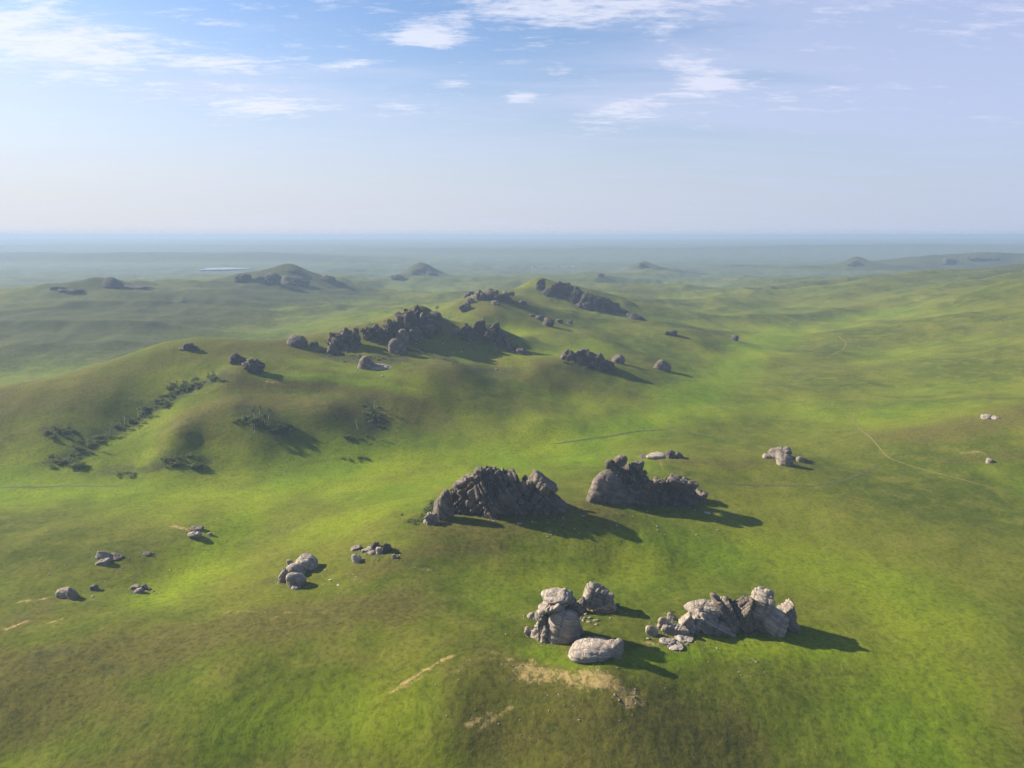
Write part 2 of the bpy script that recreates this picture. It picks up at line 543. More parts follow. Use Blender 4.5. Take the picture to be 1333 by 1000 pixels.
def finish(t, color, rough=0.95, height=None, bump=0.5, dist=0.3, spec=0.15):
    b = t.n('ShaderNodeBsdfPrincipled')
    t.put(color, b.inputs['Base Color'])
    b.inputs['Roughness'].default_value = rough
    b.inputs['Specular IOR Level'].default_value = spec
    if height is not None:
        bp = t.n('ShaderNodeBump')
        bp.inputs['Strength'].default_value = bump
        bp.inputs['Distance'].default_value = dist
        t.l(height, bp.inputs['Height'])
        t.l(bp.outputs[0], b.inputs['Normal'])
    o = t.n('ShaderNodeOutputMaterial')
    t.l(b.outputs[0], o.inputs['Surface'])


def mat_ground():
    m, t = new_mat('steppe_grass')
    g = t.n('ShaderNodeNewGeometry')
    pos = g.outputs['Position']

    def A(name):
        nd = t.n('ShaderNodeAttribute', attribute_name=name)
        return nd.outputs['Fac']
    lush, dry, soil, scrub = A('lush'), A('dry'), A('soil'), A('scrub')
    n_big = t.noise(pos, 0.012, 5, 0.6, 0.4)
    n_mid = t.noise(pos, 0.09, 5, 0.62, 0.3)
    n_small = t.noise(pos, 0.75, 4, 0.7)
    n_fine = t.noise(pos, 3.2, 2, 0.7)
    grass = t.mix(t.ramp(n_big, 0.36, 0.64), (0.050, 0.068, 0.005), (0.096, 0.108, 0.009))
    grass = t.mix(t.math('MULTIPLY', t.ramp(n_mid, 0.42, 0.68), 0.55), grass, (0.128, 0.128, 0.019))
    lf = t.math('MULTIPLY', lush, t.ramp(n_mid, 0.25, 0.7, 0.75, 1.0))
    grass = t.mix(lf, grass, t.mix(t.ramp(n_big, 0.35, 0.65), (0.098, 0.162, 0.003), (0.150, 0.192, 0.005)))
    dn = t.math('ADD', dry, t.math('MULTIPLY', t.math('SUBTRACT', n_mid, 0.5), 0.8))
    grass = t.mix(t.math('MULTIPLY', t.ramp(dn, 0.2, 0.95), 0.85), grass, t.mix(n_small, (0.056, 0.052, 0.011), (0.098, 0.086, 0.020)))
    sn = t.math('ADD', scrub, t.math('MULTIPLY', t.math('SUBTRACT', t.noise(pos, 0.13, 5, 0.7, 0.6), 0.5), 1.1))
    grass = t.mix(t.math('MULTIPLY', t.ramp(sn, 0.30, 0.85), 0.8), grass, t.mix(n_small, (0.024, 0.033, 0.012), (0.050, 0.056, 0.021)))
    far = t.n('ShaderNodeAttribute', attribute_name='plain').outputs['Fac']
    grass = t.mix(t.math('MULTIPLY', far, t.ramp(n_big, 0.3, 0.6, 0.5, 0.9)), grass, (0.080, 0.108, 0.080))  # far plain tinted bluish: distance haze put into the grass colour
    # clumps a few metres wide, then tussocks: dark gaps and pale seed heads
    n_cl = t.noise(pos, 0.27, 6, 0.72, 0.8)
    grass = t.mix(t.math('MULTIPLY', t.ramp(n_cl, 0.52, 0.72), 0.36), grass, (0.145, 0.140, 0.028))
    grass = t.mix(t.math('MULTIPLY', t.ramp(n_cl, 0.48, 0.30), 0.42), grass, (0.030, 0.048, 0.006))
    tus = t.ramp(n_small, 0.34, 0.56, 0.70, 1.05)
    mul = t.n('ShaderNodeMix', data_type='RGBA', blend_type='MULTIPLY')
    mul.inputs[0].default_value = 1.0
    t.l(grass, mul.inputs[6])
    gray = t.comb(tus, tus, tus)
    t.l(gray, mul.inputs[7])
    grass = t.mix(t.math('MULTIPLY', t.ramp(n_fine, 0.58, 0.75), 0.30), mul.outputs[2], (0.20, 0.20, 0.055))
    so = t.math('ADD', t.math('MULTIPLY', soil, 0.85), t.math('MULTIPLY', t.math('SUBTRACT', t.noise(pos, 0.5, 6, 0.75, 0.6), 0.5), 2.4))
    earth = t.mix(n_small, (0.26, 0.18, 0.070), (0.42, 0.31, 0.14))
    grass = t.mix(t.math('MULTIPLY', t.ramp(so, 0.42, 1.10), 0.85), grass, earth)
    h = t.math('ADD', t.math('MULTIPLY', n_small, 0.7), t.math('MULTIPLY', n_fine, 0.35))
    h = t.math('ADD', h, t.math('MULTIPLY', n_mid, 1.4))
    finish(t, grass, 1.0, h, 0.6, 0.5, 0.05)
    return m


def mat_rock(name, a, b, lichen, dark, scale=1.0):
    m, t = new_mat(name)
    tc = t.n('ShaderNodeTexCoord')
    P = tc.outputs['Object']
    oi = t.n('ShaderNodeObjectInfo')
    rnd = oi.outputs['Random']
    shift = t.n('ShaderNodeVectorMath', operation='ADD')
    t.l(P, shift.inputs[0])
    r40 = t.math('MULTIPLY', rnd, 40.0)
    t.l(t.comb(r40, r40, r40), shift.inputs[1])
    P = shift.outputs[0]
    n1 = t.noise(P, 0.22 * scale, 5, 0.6, 0.5)
    n2 = t.noise(P, 1.1 * scale, 6, 0.68)
    n3 = t.noise(P, 4.5 * scale, 3, 0.7)
    streak = t.noise(t.scalev(P, (1.0, 1.0, 0.18)), 0.9 * scale, 4, 0.65)
    c = t.mix(t.ramp(n1, 0.35, 0.65), a, b)
    c = t.mix(t.math('MULTIPLY', t.ramp(streak, 0.52, 0.70), 0.4), c, dark)
    c = t.mix(t.math('MULTIPLY', t.ramp(n2, 0.55, 0.68), 0.5), c, lichen)
    c = t.mix(t.math('MULTIPLY', t.ramp(n2, 0.44, 0.30), 0.5), c, dark)
    bed = t.n('ShaderNodeAttribute', attribute_name='bed').outputs['Fac']
    ck = t.n('ShaderNodeAttribute', attribute_name='crack').outputs['Fac']
    layer = t.noise(t.comb(t.math('MULTIPLY', n1, 2.0), t.math('MULTIPLY', n2, 0.8), t.math('MULTIPLY', bed, 1.5 * scale)), 1.0, 5, 0.7)
    c = t.mix(t.math('MULTIPLY', t.ramp(layer, 0.50, 0.36), 0.45), c, dark)
    c = t.mix(t.math('MULTIPLY', t.ramp(t.math('ADD', ck, t.math('MULTIPLY', t.math('SUBTRACT', t.math('ADD', n1, n2), 1.08), 2.6)), 0.35, 1.1), 0.62), c, tuple(k * 0.7 for k in dark))
    hsv = t.n('ShaderNodeHueSaturation')
    t.l(c, hsv.inputs['Color'])
    t.l(t.math('MULTIPLY_ADD', rnd, 0.36, 0.80), hsv.inputs['Value'])
    vor = t.n('ShaderNodeTexVoronoi', feature='DISTANCE_TO_EDGE')
    warp = t.n('ShaderNodeVectorMath', operation='ADD')
    t.l(t.scalev(P, (1.0, 1.0, 1.9)), warp.inputs[0])
    t.l(t.comb(n1, n2, n1), warp.inputs[1])
    t.l(warp.outputs[0], vor.inputs['Vector'])
    vor.inputs['Scale'].default_value = 0.42 * scale
    crack = t.ramp(vor.outputs['Distance'], 0.0, 0.07)
    h = t.math('ADD', t.math('MULTIPLY', crack, 0.5), t.math('MULTIPLY', n2, 1.0))
    h = t.math('ADD', h, t.math('MULTIPLY', n3, 0.25))
    h = t.math('ADD', h, t.math('MULTIPLY', t.ramp(layer, 0.36, 0.50), 0.7))
    finish(t, hsv.outputs['Color'], 0.92, h, 0.7, 0.45 / scale, 0.2)
    return m


def mat_plain(name, a, b, scale, rough=0.9, bump=0.4):
    m, t = new_mat(name)
    tc = t.n('ShaderNodeTexCoord')
    oi = t.n('ShaderNodeObjectInfo')
    n = t.noise(tc.outputs['Object'], scale, 4, 0.65)
    f = t.math('ADD', t.math('MULTIPLY', t.math('SUBTRACT', oi.outputs['Random'], 0.5), 0.7), t.ramp(n, 0.3, 0.7), clamp=True)
    finish(t, t.mix(f, a, b), rough, n, bump, 0.2 / max(scale, 0.1), 0.1)
    return m


def mat_leaf(name, a, b):
    m, t = new_mat(name)
    tc = t.n('ShaderNodeTexCoord')
    oi = t.n('ShaderNodeObjectInfo')
    n = t.noise(tc.outputs['Object'], 2.5, 3, 0.65)
    f = t.math('ADD', t.math('MULTIPLY', t.math('SUBTRACT', oi.outputs['Random'], 0.5), 0.9), t.ramp(n, 0.3, 0.7), clamp=True)
    c = t.mix(f, a, b)
    d, tr, mx = t.n('ShaderNodeBsdfDiffuse'), t.n('ShaderNodeBsdfTranslucent'), t.n('ShaderNodeMixShader')
    t.l(c, d.inputs[0])
    t.l(c, tr.inputs[0])
    mx.inputs[0].default_value = 0.4
    t.l(d.outputs[0], mx.inputs[1])
    t.l(tr.outputs[0], mx.inputs[2])
    o = t.n('ShaderNodeOutputMaterial')
    t.l(mx.outputs[0], o.inputs['Surface'])
    return m


M_GROUND = mat_ground()
M_ROCK = mat_rock('weathered_granite', (0.265, 0.222, 0.178), (0.345, 0.298, 0.248), (0.39, 0.36, 0.305), (0.13, 0.107, 0.086))
M_ROCK_DARK = mat_rock('dark_granite', (0.125, 0.102, 0.080), (0.19, 0.156, 0.122), (0.23, 0.205, 0.155), (0.055, 0.045, 0.036), 0.8)
M_ROCK_RED = mat_rock('rusty_granite', (0.33, 0.22, 0.14), (0.38, 0.29, 0.21), (0.40, 0.36, 0.30), (0.17, 0.10, 0.065))
M_ROCK_PALE = mat_rock('pale_granite', (0.33, 0.275, 0.22), (0.42, 0.36, 0.30), (0.46, 0.43, 0.36), (0.19, 0.15, 0.12))
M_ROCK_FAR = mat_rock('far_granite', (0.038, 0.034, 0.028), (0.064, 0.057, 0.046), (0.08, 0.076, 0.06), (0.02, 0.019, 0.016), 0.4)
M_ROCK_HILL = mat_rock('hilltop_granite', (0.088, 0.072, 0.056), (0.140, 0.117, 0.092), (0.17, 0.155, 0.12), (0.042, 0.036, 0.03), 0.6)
M_LEAF = mat_leaf('birch_leaves', (0.060, 0.090, 0.022), (0.125, 0.150, 0.036))
M_SHRUB = mat_leaf('shrub_leaves', (0.095, 0.120, 0.040), (0.190, 0.210, 0.075))
M_BARK = mat_plain('birch_bark', (0.30, 0.28, 0.25), (0.50, 0.47, 0.43), 2.0)
M_STEM = mat_plain('shrub_stems', (0.10, 0.075, 0.05), (0.17, 0.13, 0.09), 2.0)
M_TRACK = mat_plain('packed_earth', (0.105, 0.098, 0.026), (0.16, 0.14, 0.050), 0.35)
M_RUT = mat_plain('dark_rut', (0.050, 0.055, 0.020), (0.085, 0.090, 0.030), 0.35)
M_TUFT = mat_leaf('grass_tufts', (0.11, 0.135, 0.014), (0.20, 0.20, 0.045))

# ------------------------------------------------------------------ the ground


def world_line(pts):
    return np.array([land.hit(u, v)[:2] for u, v in pts])


def dist_to(P, X, Y):
    d = np.full(X.shape, 1e9)
    for a, b in zip(P[:-1], P[1:]):
        ab = b - a
        L2 = max(ab @ ab, 1e-6)
        t = np.clip(((X - a[0]) * ab[0] + (Y - a[1]) * ab[1]) / L2, 0, 1)
        d = np.minimum(d, np.hypot(X - a[0] - t * ab[0], Y - a[1] - t * ab[1]))
    return d


LUSH_SUNLIT = [  # damp valley floors and one painted sunlit strip: line as seen, half width in metres, strength
    ([(340, 488), (430, 492), (545, 512)], 6, 0.8), ([(0, 640), (330, 645), (560, 597), (790, 568)], 14, 1.0), ([(400, 470), (460, 482), (560, 500)], 9, 0.5),  # first stroke: sunlit strip behind the spur crest, put into the grass colour
    ([(-100, 650), (60, 640), (200, 640), (330, 645), (450, 615), (560, 597), (680, 585), (790, 568), (880, 535), (940, 490), (985, 455), (1010, 430)], 26, 1.0),
    ([(330, 650), (305, 690), (260, 735), (210, 778)], 12, 1.0),
    ([(450, 630), (520, 640), (560, 625), (700, 600), (760, 595)], 22, 0.9),
    ([(430, 690), (480, 665), (520, 650)], 14, 0.7),
    ([(880, 540), (1000, 530), (1120, 545), (1180, 535)], 30, 0.6),
    ([(720, 455), (690, 462), (780, 450)], 22, 0.6),
    ([(860, 720), (1000, 720), (1150, 760), (1230, 860), (1200, 960)], 24, 0.75),
    ([(640, 780), (700, 745), (860, 750), (930, 720)], 10, 0.6),
    ([(60, 490), (200, 460), (310, 440), (420, 420), (500, 405)], 45, 0.45),
    ([(690, 850), (760, 868), (900, 850)], 4.5, 0.9), ([(940, 845), (1100, 850)], 8, 0.8),
    ([(100, 960), (280, 950), (420, 930), (520, 950)], 11, 0.6),
]
DRY_SHADE = [
    ([(-50, 900), (100, 920), (200, 960), (120, 1000)], 16, 0.9), ([(330, 1000), (520, 990)], 8, 0.6), ([(640, 960), (800, 985), (950, 1000)], 12, 0.8),  # bottom strokes: brown turf, plus the near slope's shade put into the colour
    ([(240, 545), (320, 522), (450, 530), (570, 548)], 15, 0.9), ([(560, 470), (640, 480), (720, 500)], 22, 0.7),
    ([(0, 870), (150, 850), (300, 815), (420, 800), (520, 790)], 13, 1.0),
    ([(640, 860), (700, 880), (800, 930), (700, 960)], 12, 0.8), ([(560, 690), (650, 685), (720, 665)], 9, 0.8),
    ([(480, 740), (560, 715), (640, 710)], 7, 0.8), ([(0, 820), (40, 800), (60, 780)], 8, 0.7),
    ([(1180, 565), (1250, 555), (1333, 540)], 24, 0.9), ([(1240, 600), (1333, 590)], 10, 0.7),
    ([(860, 602), (960, 605), (1040, 600)], 7, 0.7), ([(300, 500), (420, 505), (540, 522)], 9, 0.9), ([(60, 510), (160, 480), (230, 460)], 16, 0.7),
    ([(1260, 860), (1333, 900), (1333, 1000)], 12, 0.6), ([(820, 930), (950, 960)], 14, 0.8),
    ([(350, 456), (420, 460), (480, 465), (560, 470)], 14, 0.6), ([(620, 400), (700, 390), (760, 400)], 40, 0.6),
    ([(1200, 395), (1333, 380)], 40, 0.8), ([(1250, 360), (1333, 356)], 60, 0.8), ([(1180, 430), (1333, 425)], 20, 0.6),
]
SOIL = [
    ([(680, 868), (730, 885), (775, 895)], 7.0, 0.5), ([(740, 880), (800, 900)], 6.0, 0.55), ([(480, 790), (400, 800), (300, 803)], 3.0, 0.35), ([(600, 855), (690, 868)], 2.5, 0.5),
    ([(690, 872), (740, 880), (770, 884), (795, 890), (815, 905)], 4.2, 1.0), ([(760, 876), (800, 888)], 4.0, 1.0),
    ([(512, 900), (548, 876), (590, 853)], 0.9, 1.0), ([(520, 898), (560, 876)], 0.6, 0.8),
    ([(610, 944), (635, 930)], 0.9, 1.0), ([(625, 948), (668, 920)], 0.8, 0.9),
    ([(225, 685), (243, 689)], 2.0, 0.9), ([(10, 818), (35, 810)], 2.0, 0.9), ([(30, 783), (60, 779)], 1.6, 0.9), ([(66, 810), (80, 806)], 1.2, 0.8),
    ([(285, 797), (380, 797)], 0.6, 0.75), ([(640, 850), (690, 868)], 1.0, 0.7), ([(1255, 590), (1275, 588)], 2.5, 0.8),
    ([(345, 496), (360, 498)], 2.5, 0.8), ([(400, 511), (450, 515)], 2.2, 0.6), ([(858, 598), (863, 612)], 0.8, 0.8),
    ([(530, 738), (560, 742)], 1.0, 0.7), ([(860, 783), (900, 775)], 1.5, 0.5), ([(830, 835), (880, 843)], 2.0, 0.7),
    ([(915, 825), (990, 865)], 0.7, 0.6), ([(560, 655), (530, 650)], 2.0, 0.4), ([(700, 840), (720, 842)], 1.2, 0.5),
]
SCRUB_SHADE = [
    ([(540, 354), (556, 354)], 60, 1.0), ([(830, 347), (846, 347)], 60, 1.0), ([(135, 373), (160, 374)], 45, 0.9), ([(315, 366), (350, 366), (400, 366)], 120, 1.0), ([(515, 362), (520, 362)], 40, 1.0), ([(424, 365), (432, 365)], 40, 0.9),
    ([(-150, 440), (100, 420), (250, 395), (400, 375)], 240, 0.85), ([(450, 385), (560, 370), (650, 372)], 200, 0.35),  # first stroke: shading of the left far hills put into the ground colour
    ([(285, 492), (240, 507), (200, 530), (160, 553), (110, 580), (80, 600)], 9, 1.0), ([(60, 560), (90, 565)], 10, 0.8),
    ([(320, 530), (345, 545), (370, 560)], 10, 0.9), ([(480, 525), (485, 555), (460, 570)], 9, 0.8),
    ([(145, 612), (200, 606), (270, 600)], 9, 0.8), ([(300, 600), (340, 605)], 8, 0.5), ([(440, 595), (490, 595)], 8, 0.5),
    ([(170, 510), (120, 520), (60, 540)], 14, 0.5), ([(400, 540), (450, 545)], 14, 0.5), ([(560, 545), (640, 560)], 9, 0.4),
    ([(425, 462), (470, 470), (520, 470)], 12, 1.0), ([(530, 450), (560, 460), (600, 475), (640, 485)], 18, 0.8),
    ([(640, 440), (690, 462)], 12, 0.8), ([(730, 478), (800, 488)], 9, 0.7), ([(690, 440), (715, 450)], 16, 0.7),
    ([(700, 380), (770, 395), (830, 412), (880, 422)], 26, 0.7), ([(610, 392), (670, 392)], 24, 0.5),
    ([(300, 365), (400, 368)], 50, 0.9), ([(130, 372), (200, 378)], 40, 0.8), ([(150, 720), (100, 735), (250, 690)], 7, 0.45),
    ([(520, 364), (560, 358)], 60, 0.6), ([(1112, 345), (1180, 345), (1240, 343), (1333, 342)], 150, 0.9), ([(250, 425), (400, 400)], 60, 0.4),
    ([(560, 690), (640, 690)], 5, 0.3), ([(640, 700), (730, 690)], 10, 0.2),
]


FAR_DARK = [([(-250, 333), (0, 333), (150, 332), (330, 333), (430, 335)], 420, 1.0), ([(500, 324), (700, 324), (1000, 321), (1333, 320)], 420, 0.8),  ([(1112, 345), (1180, 345), (1240, 343), (1450, 342)], 260, 1.0)]  # far ridge lines given a darker ground colour


def build_ground():
    G = land
    nr, nt = G.X.shape
    V = np.stack([G.X, G.Y, G.Z], -1).reshape(-1, 3)
    i, j = np.meshgrid(np.arange(nr - 1), np.arange(nt - 1), indexing='ij')
    a = i * nt + j
    F = np.stack([a, a + 1, a + nt + 1, a + nt], -1).reshape(-1, 4)
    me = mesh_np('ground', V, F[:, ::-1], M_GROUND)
    o = obj('ground', me)
    tag(o, 'rolling green steppe with soft grassy hills and damp valley floors', kind='structure')
    r = np.hypot(G.X, G.Y)

    def spread(strokes, soft=1.0):
        out = np.zeros(G.X.shape)
        for pts, w, s in strokes:
            P = world_line(pts)
            lo, hi = P.min(0) - 4 * w, P.max(0) + 4 * w
            box = (G.X > lo[0]) & (G.X < hi[0]) & (G.Y > lo[1]) & (G.Y < hi[1])
            x, y = G.X[box], G.Y[box]
            wob = 1 + 0.55 * fbm2(x / (w * 2.2), y / (w * 2.2), 3, int(w * 10) + 3)
            d = dist_to(P, x, y) * wob
            out[box] = np.maximum(out[box], s * np.exp(-(d / w) ** 2 * 0.9))
        return out
    # how far each spot stands above its surroundings: hollows are green, shoulders dry
    Zs = G.Z.copy()

    def blur(Z, k, ax):
        Zp = np.concatenate([np.repeat(np.take(Z, [0], ax), k + 1, ax), Z, np.repeat(np.take(Z, [-1], ax), k, ax)], ax)
        c = np.cumsum(Zp, ax)
        n = Z.shape[ax]
        return (np.take(c, range(2 * k + 1, 2 * k + 1 + n), ax) - np.take(c, range(0, n), ax)) / (2 * k + 1)
    for _ in range(2):
        Zs = blur(blur(Zs, 22, 0), 30, 1)
    tpi = (G.Z - Zs) / (0.012 * r + 1.0)
    n = fbm2(G.X / 60, G.Y / 60, 4, 77)
    lush = np.clip(np.maximum(spread(LUSH_SUNLIT), 0.55 * sstep(-tpi + 0.15 * n, 0.05, 0.6)), 0, 1)
    dry = np.clip(np.maximum(spread(DRY_SHADE), 0.75 * sstep(tpi + 0.3 * n, 0.15, 0.9)), 0, 1)
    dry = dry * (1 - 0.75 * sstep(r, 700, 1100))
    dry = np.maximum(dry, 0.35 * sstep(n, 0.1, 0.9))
    scr = spread(SCRUB_SHADE)
    scr = np.maximum(scr * (1 - 0.3 * lush), (1 - 0.75 * lush) * 0.5 * sstep(fbm2(G.X / 70 + 5, G.Y / 45, 4, 91), 0.25, 0.8))
    attr(me, 'lush', lush * (1 - 0.6 * spread(DRY_SHADE)))
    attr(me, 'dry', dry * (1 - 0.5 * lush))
    land.soil, land.me = spread(SOIL), me
    attr(me, 'soil', land.soil)
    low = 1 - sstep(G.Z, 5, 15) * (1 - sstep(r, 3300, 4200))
    attr(me, 'plain', sstep(r, 1350, 2400) * low * (1 - spread(FAR_DARK)))
    for u, Y0, h, w in CONES:                # darker ground colour over the rocky far hills
        x0 = (u - CU) / FPX * (Y0 * CP + 95 * SP)
        d = np.hypot(G.X - x0, (G.Y - Y0) * 0.8) / w
        scr = np.maximum(scr, np.clip(1.9 * (1.15 - d), 0, 1))
    scr = np.maximum(scr, spread(FAR_DARK))
    attr(me, 'scrub', scr)


build_ground()


def strip(name, pts, width, mat, label, lift=0.09):
    P = world_line(pts)
    seg = np.hypot(*np.diff(P, axis=0).T)
    s = np.concatenate([[0], np.cumsum(seg)])
    n = max(8, int(s[-1] / 1.5))
    q = np.linspace(0, s[-1], n)
    x, y = np.interp(q, s, P[:, 0]), np.interp(q, s, P[:, 1])
    for _ in range(14):
        x[1:-1] = (x[:-2] + 2 * x[1:-1] + x[2:]) / 4
        y[1:-1] = (y[:-2] + 2 * y[1:-1] + y[2:]) / 4
    dx, dy = np.gradient(x), np.gradient(y)
    L = np.hypot(dx, dy) + 1e-9
    nx, ny = -dy / L, dx / L
    V, m = [], 5
    for k in range(m):
        o = (k / (m - 1) - 0.5) * width
        jit = 1 + 0.5 * noise2(q / 3.0, np.full(n, k * 5.1), 7 + k)
        taper = np.minimum(1, np.minimum(np.arange(n), np.arange(n)[::-1]) / 8 + 0.08)
        vx, vy = x + nx * o * jit * taper, y + ny * o * jit * taper
        V.append(np.stack([vx, vy, land.z(vx, vy) + lift - (0.06 if k in (0, m - 1) else 0)], -1))
    V = np.stack(V, 1).reshape(-1, 3)
    i, k = np.meshgrid(np.arange(n - 1), np.arange(m - 1), indexing='ij')
    a = i * m + k
    F = np.stack([a, a + 1, a + m + 1, a + m], -1).reshape(-1, 4)
    o = obj(name, mesh_np(name, V, F[:, ::-1], mat))
    tag(o, label, kind='structure')


strip('path', [(1333, 646), (1260, 627), (1200, 611), (1155, 596), (1140, 577), (1121, 560), (1110, 546), (1113, 535)], 0.8, M_TRACK,
      'pale dirt track winding up the right side of the valley')
strip('path', [(1027, 498), (1050, 479)], 1.8, M_RUT, 'short dark rut on the valley floor far off')
strip('path', [(1070, 468), (1098, 455), (1102, 447), (1090, 436)], 1.2, M_TRACK, 'faint bent track far up the valley')
strip('path', [(914, 628), (1000, 632), (1065, 633), (1095, 627), (1125, 615), (1150, 602)], 1.5, M_RUT,
      'dark rut running right from the boulder pile to the dirt track')
strip('path', [(1062, 573), (1095, 581)], 1.2, M_RUT, 'short dark rut left of the dirt track')
strip('path', [(716, 579), (760, 573), (800, 567), (832, 561), (872, 559)], 2.0, M_RUT, 'dark ditch line crossing the bright valley floor')
strip('path', [(-20, 636), (60, 634), (110, 633), (175, 632)], 1.6, M_RUT, 'dark rut along the foot of the left hill')
strip('path', [(740, 705), (765, 730)], 0.6, M_TRACK, 'thin animal trail below the dark crag')

# a pale lake far out on the plain
def build_lake():
    m, t = new_mat('lake_water')
    b = t.n('ShaderNodeBsdfPrincipled')
    b.inputs['Base Color'].default_value = (0.10, 0.13, 0.15, 1)
    b.inputs['Roughness'].default_value = 0.08
    o = t.n('ShaderNodeOutputMaterial')
    t.l(b.outputs[0], o.inputs['Surface'])
    c = land.hit(291, 350)
    a = np.linspace(0, 2 * np.pi, 64, endpoint=False)
    rad = 1 + 0.18 * np.sin(a * 3 + 1) + 0.12 * np.sin(a * 5)
    rx, ry = 27 / FPX * c[1], 70.0
    x, y = c[0] + rx * rad * np.cos(a), c[1] + ry * rad * np.sin(a)
    z = np.full(64, land.z(x, y).max() + 0.3)
    top = np.stack([x, y, z], -1)
    V = np.concatenate([top, [[c[0], c[1], z[0]]], top - [0, 0, 9]])
    k = np.arange(64)
    tri = np.stack([k, (k + 1) % 64, np.full(64, 64)], -1)
    s1 = np.stack([k, k + 65, (k + 1) % 64], -1)
    s2 = np.stack([(k + 1) % 64, k + 65, (k + 1) % 64 + 65], -1)
    tag(obj('water', mesh_np('water', V, np.concatenate([tri, s1, s2]), m, False)), 'small pale lake far out on the plain at the left', kind='structure')


build_lake()
# ------------------------------------------------------------------ rocks
_ico = {}


def ico(level):
    if level not in _ico:
        import bmesh
        bm = bmesh.new()
        bmesh.ops.create_icosphere(bm, subdivisions=level, radius=1.0)
        V = np.array([v.co[:] for v in bm.verts])
        F = np.array([[v.index for v in f.verts] for f in bm.faces])
        bm.free()
        _ico[level] = (V / np.linalg.norm(V, axis=1)[:, None], F)
    return _ico[level]


def rot_y(deg):
    c, s = math.cos(R(deg)), math.sin(R(deg))
    return np.array([[c, 0, s], [0, 1, 0], [-s, 0, c]])


def rot_x(deg):
    c, s = math.cos(R(deg)), math.sin(R(deg))
    return np.array([[1, 0, 0], [0, c, -s], [0, s, c]])


STYLE = {   # box proportions, sharpness, random planes, strata depth, spacing, roughness
    'dome': dict(h=(1, 1, 1), p=2.3, n=4, strata=0.013, space=0.36, rough=0.04),
    'boulder': dict(h=(1, 1, 1), p=4.0, n=8, strata=0.026, space=0.42, rough=0.045),
    'block': dict(h=(0.95, 1, 1), p=11.0, n=8, strata=0.050, space=0.32, rough=0.06),
    'slab': dict(h=(1, 0.9, 0.45), p=10.0, n=6, strata=0.040, space=0.22, rough=0.05),
    'crag': dict(h=(1, 0.9, 0.85), p=10.0, n=9, strata=0.105, space=0.21, rough=0.085),
    'massif': dict(h=(1, 0.85, 0.9), p=3.0, n=6, strata=0.085, space=0.17, rough=0.055),
    'flat': dict(h=(1, 1, 0.4), p=6.0, n=6, strata=0.03, space=0.3, rough=0.12),
}


def unit_rock(style, seed, tilt, lean, level):
    S = STYLE[style]
    rng = np.random.default_rng(seed)
    D, F = ico(level)
    Q = rot_y(tilt) @ rot_x(lean)
    N, H = [], []
    for k in range(3):
        for s in (-1, 1):
            e = np.zeros(3)
            e[k] = s
            e = e + rng.normal(0, 0.16, 3)
            N.append(Q @ (e / np.linalg.norm(e)))
            H.append(S['h'][k] * rng.uniform(0.85, 1.12))
    for k in range(S['n']):
        e = rng.normal(0, 1, 3)
        e /= np.linalg.norm(e)
        N.append(Q @ e)
        H.append(rng.uniform(0.88, 1.2) * float(np.linalg.norm(np.array(S['h']) * e)))
    N, H = np.array(N), np.array(H)
    c = np.maximum(D @ N.T / H[None], 0)
    r = (c ** S['p']).sum(1) ** (-1.0 / S['p'])
    V = D * r[:, None]
    lo, hi = V.min(0), V.max(0)
    return (V - (lo + hi) / 2) / ((hi - lo) / 2), F


SKIN = [None]


def weather(V, half, style, seed, tilt, lean):
    """joints, strata ledges and pitted skin, in metres"""
    S = STYLE[style]
    rng = np.random.default_rng(seed + 999)
    size = float(np.prod(half)) ** (1 / 3)
    nrm = V / (half[None] ** 2)
    nrm /= np.linalg.norm(nrm, axis=1)[:, None] + 1e-9
    d = S['rough'] * size * fbm3(V / (0.75 * size) + seed % 97, 5, seed, 0.55) * 1.7
    d -= 0.6 * S['rough'] * size * np.abs(fbm3(V / (0.42 * size) + 31.0, 3, seed + 5))
    crack, bed = np.zeros(len(V)), None
    for tl, ln, sp, dp in ((tilt, lean, S['space'], S['strata']), (tilt + 80, lean + 25, S['space'] * 2.4, S['strata'] * 0.75),
                           (tilt - 25, lean + 88, S['space'] * 2.8, S['strata'] * 0.6)):
        ax = rot_y(tl) @ rot_x(ln) @ np.array([0, 0, 1.0])
        s = V @ ax / size + 0.20 * fbm3(V / (1.3 * size) + 7.7, 3, seed + 11) * (0.6 if style in ('crag', 'slab', 'block', 'massif') else 1.0)
        cuts = np.cumsum(rng.uniform(0.45, 1.6, 40) * sp)
        cuts = cuts - cuts[len(cuts) // 2] + rng.uniform(-sp, sp)
        off = rng.normal(0, 1, 41)
        idx = np.searchsorted(cuts, s)
        near = np.minimum(np.abs(s - cuts[np.clip(idx, 0, 39)]), np.abs(s - cuts[np.clip(idx - 1, 0, 39)]))
        gv = np.exp(-(near / (0.13 * sp)) ** 2)
        crack = np.maximum(crack, gv)
        bed = s * size if bed is None else bed
        d += size * dp * (0.9 * off[idx] - 2.8 * np.exp(-(near / (0.15 * sp)) ** 2) * (0.4 + 0.9 * np.clip(noise3(V / (0.9 * size) + 3, seed + 21) + 0.5, 0, 1)))
    SKIN[0] = (bed, crack)
    return V + nrm * d[:, None]


RS = [0]
CONTACT = []                        # points where rock meets turf, for scree and worn earth


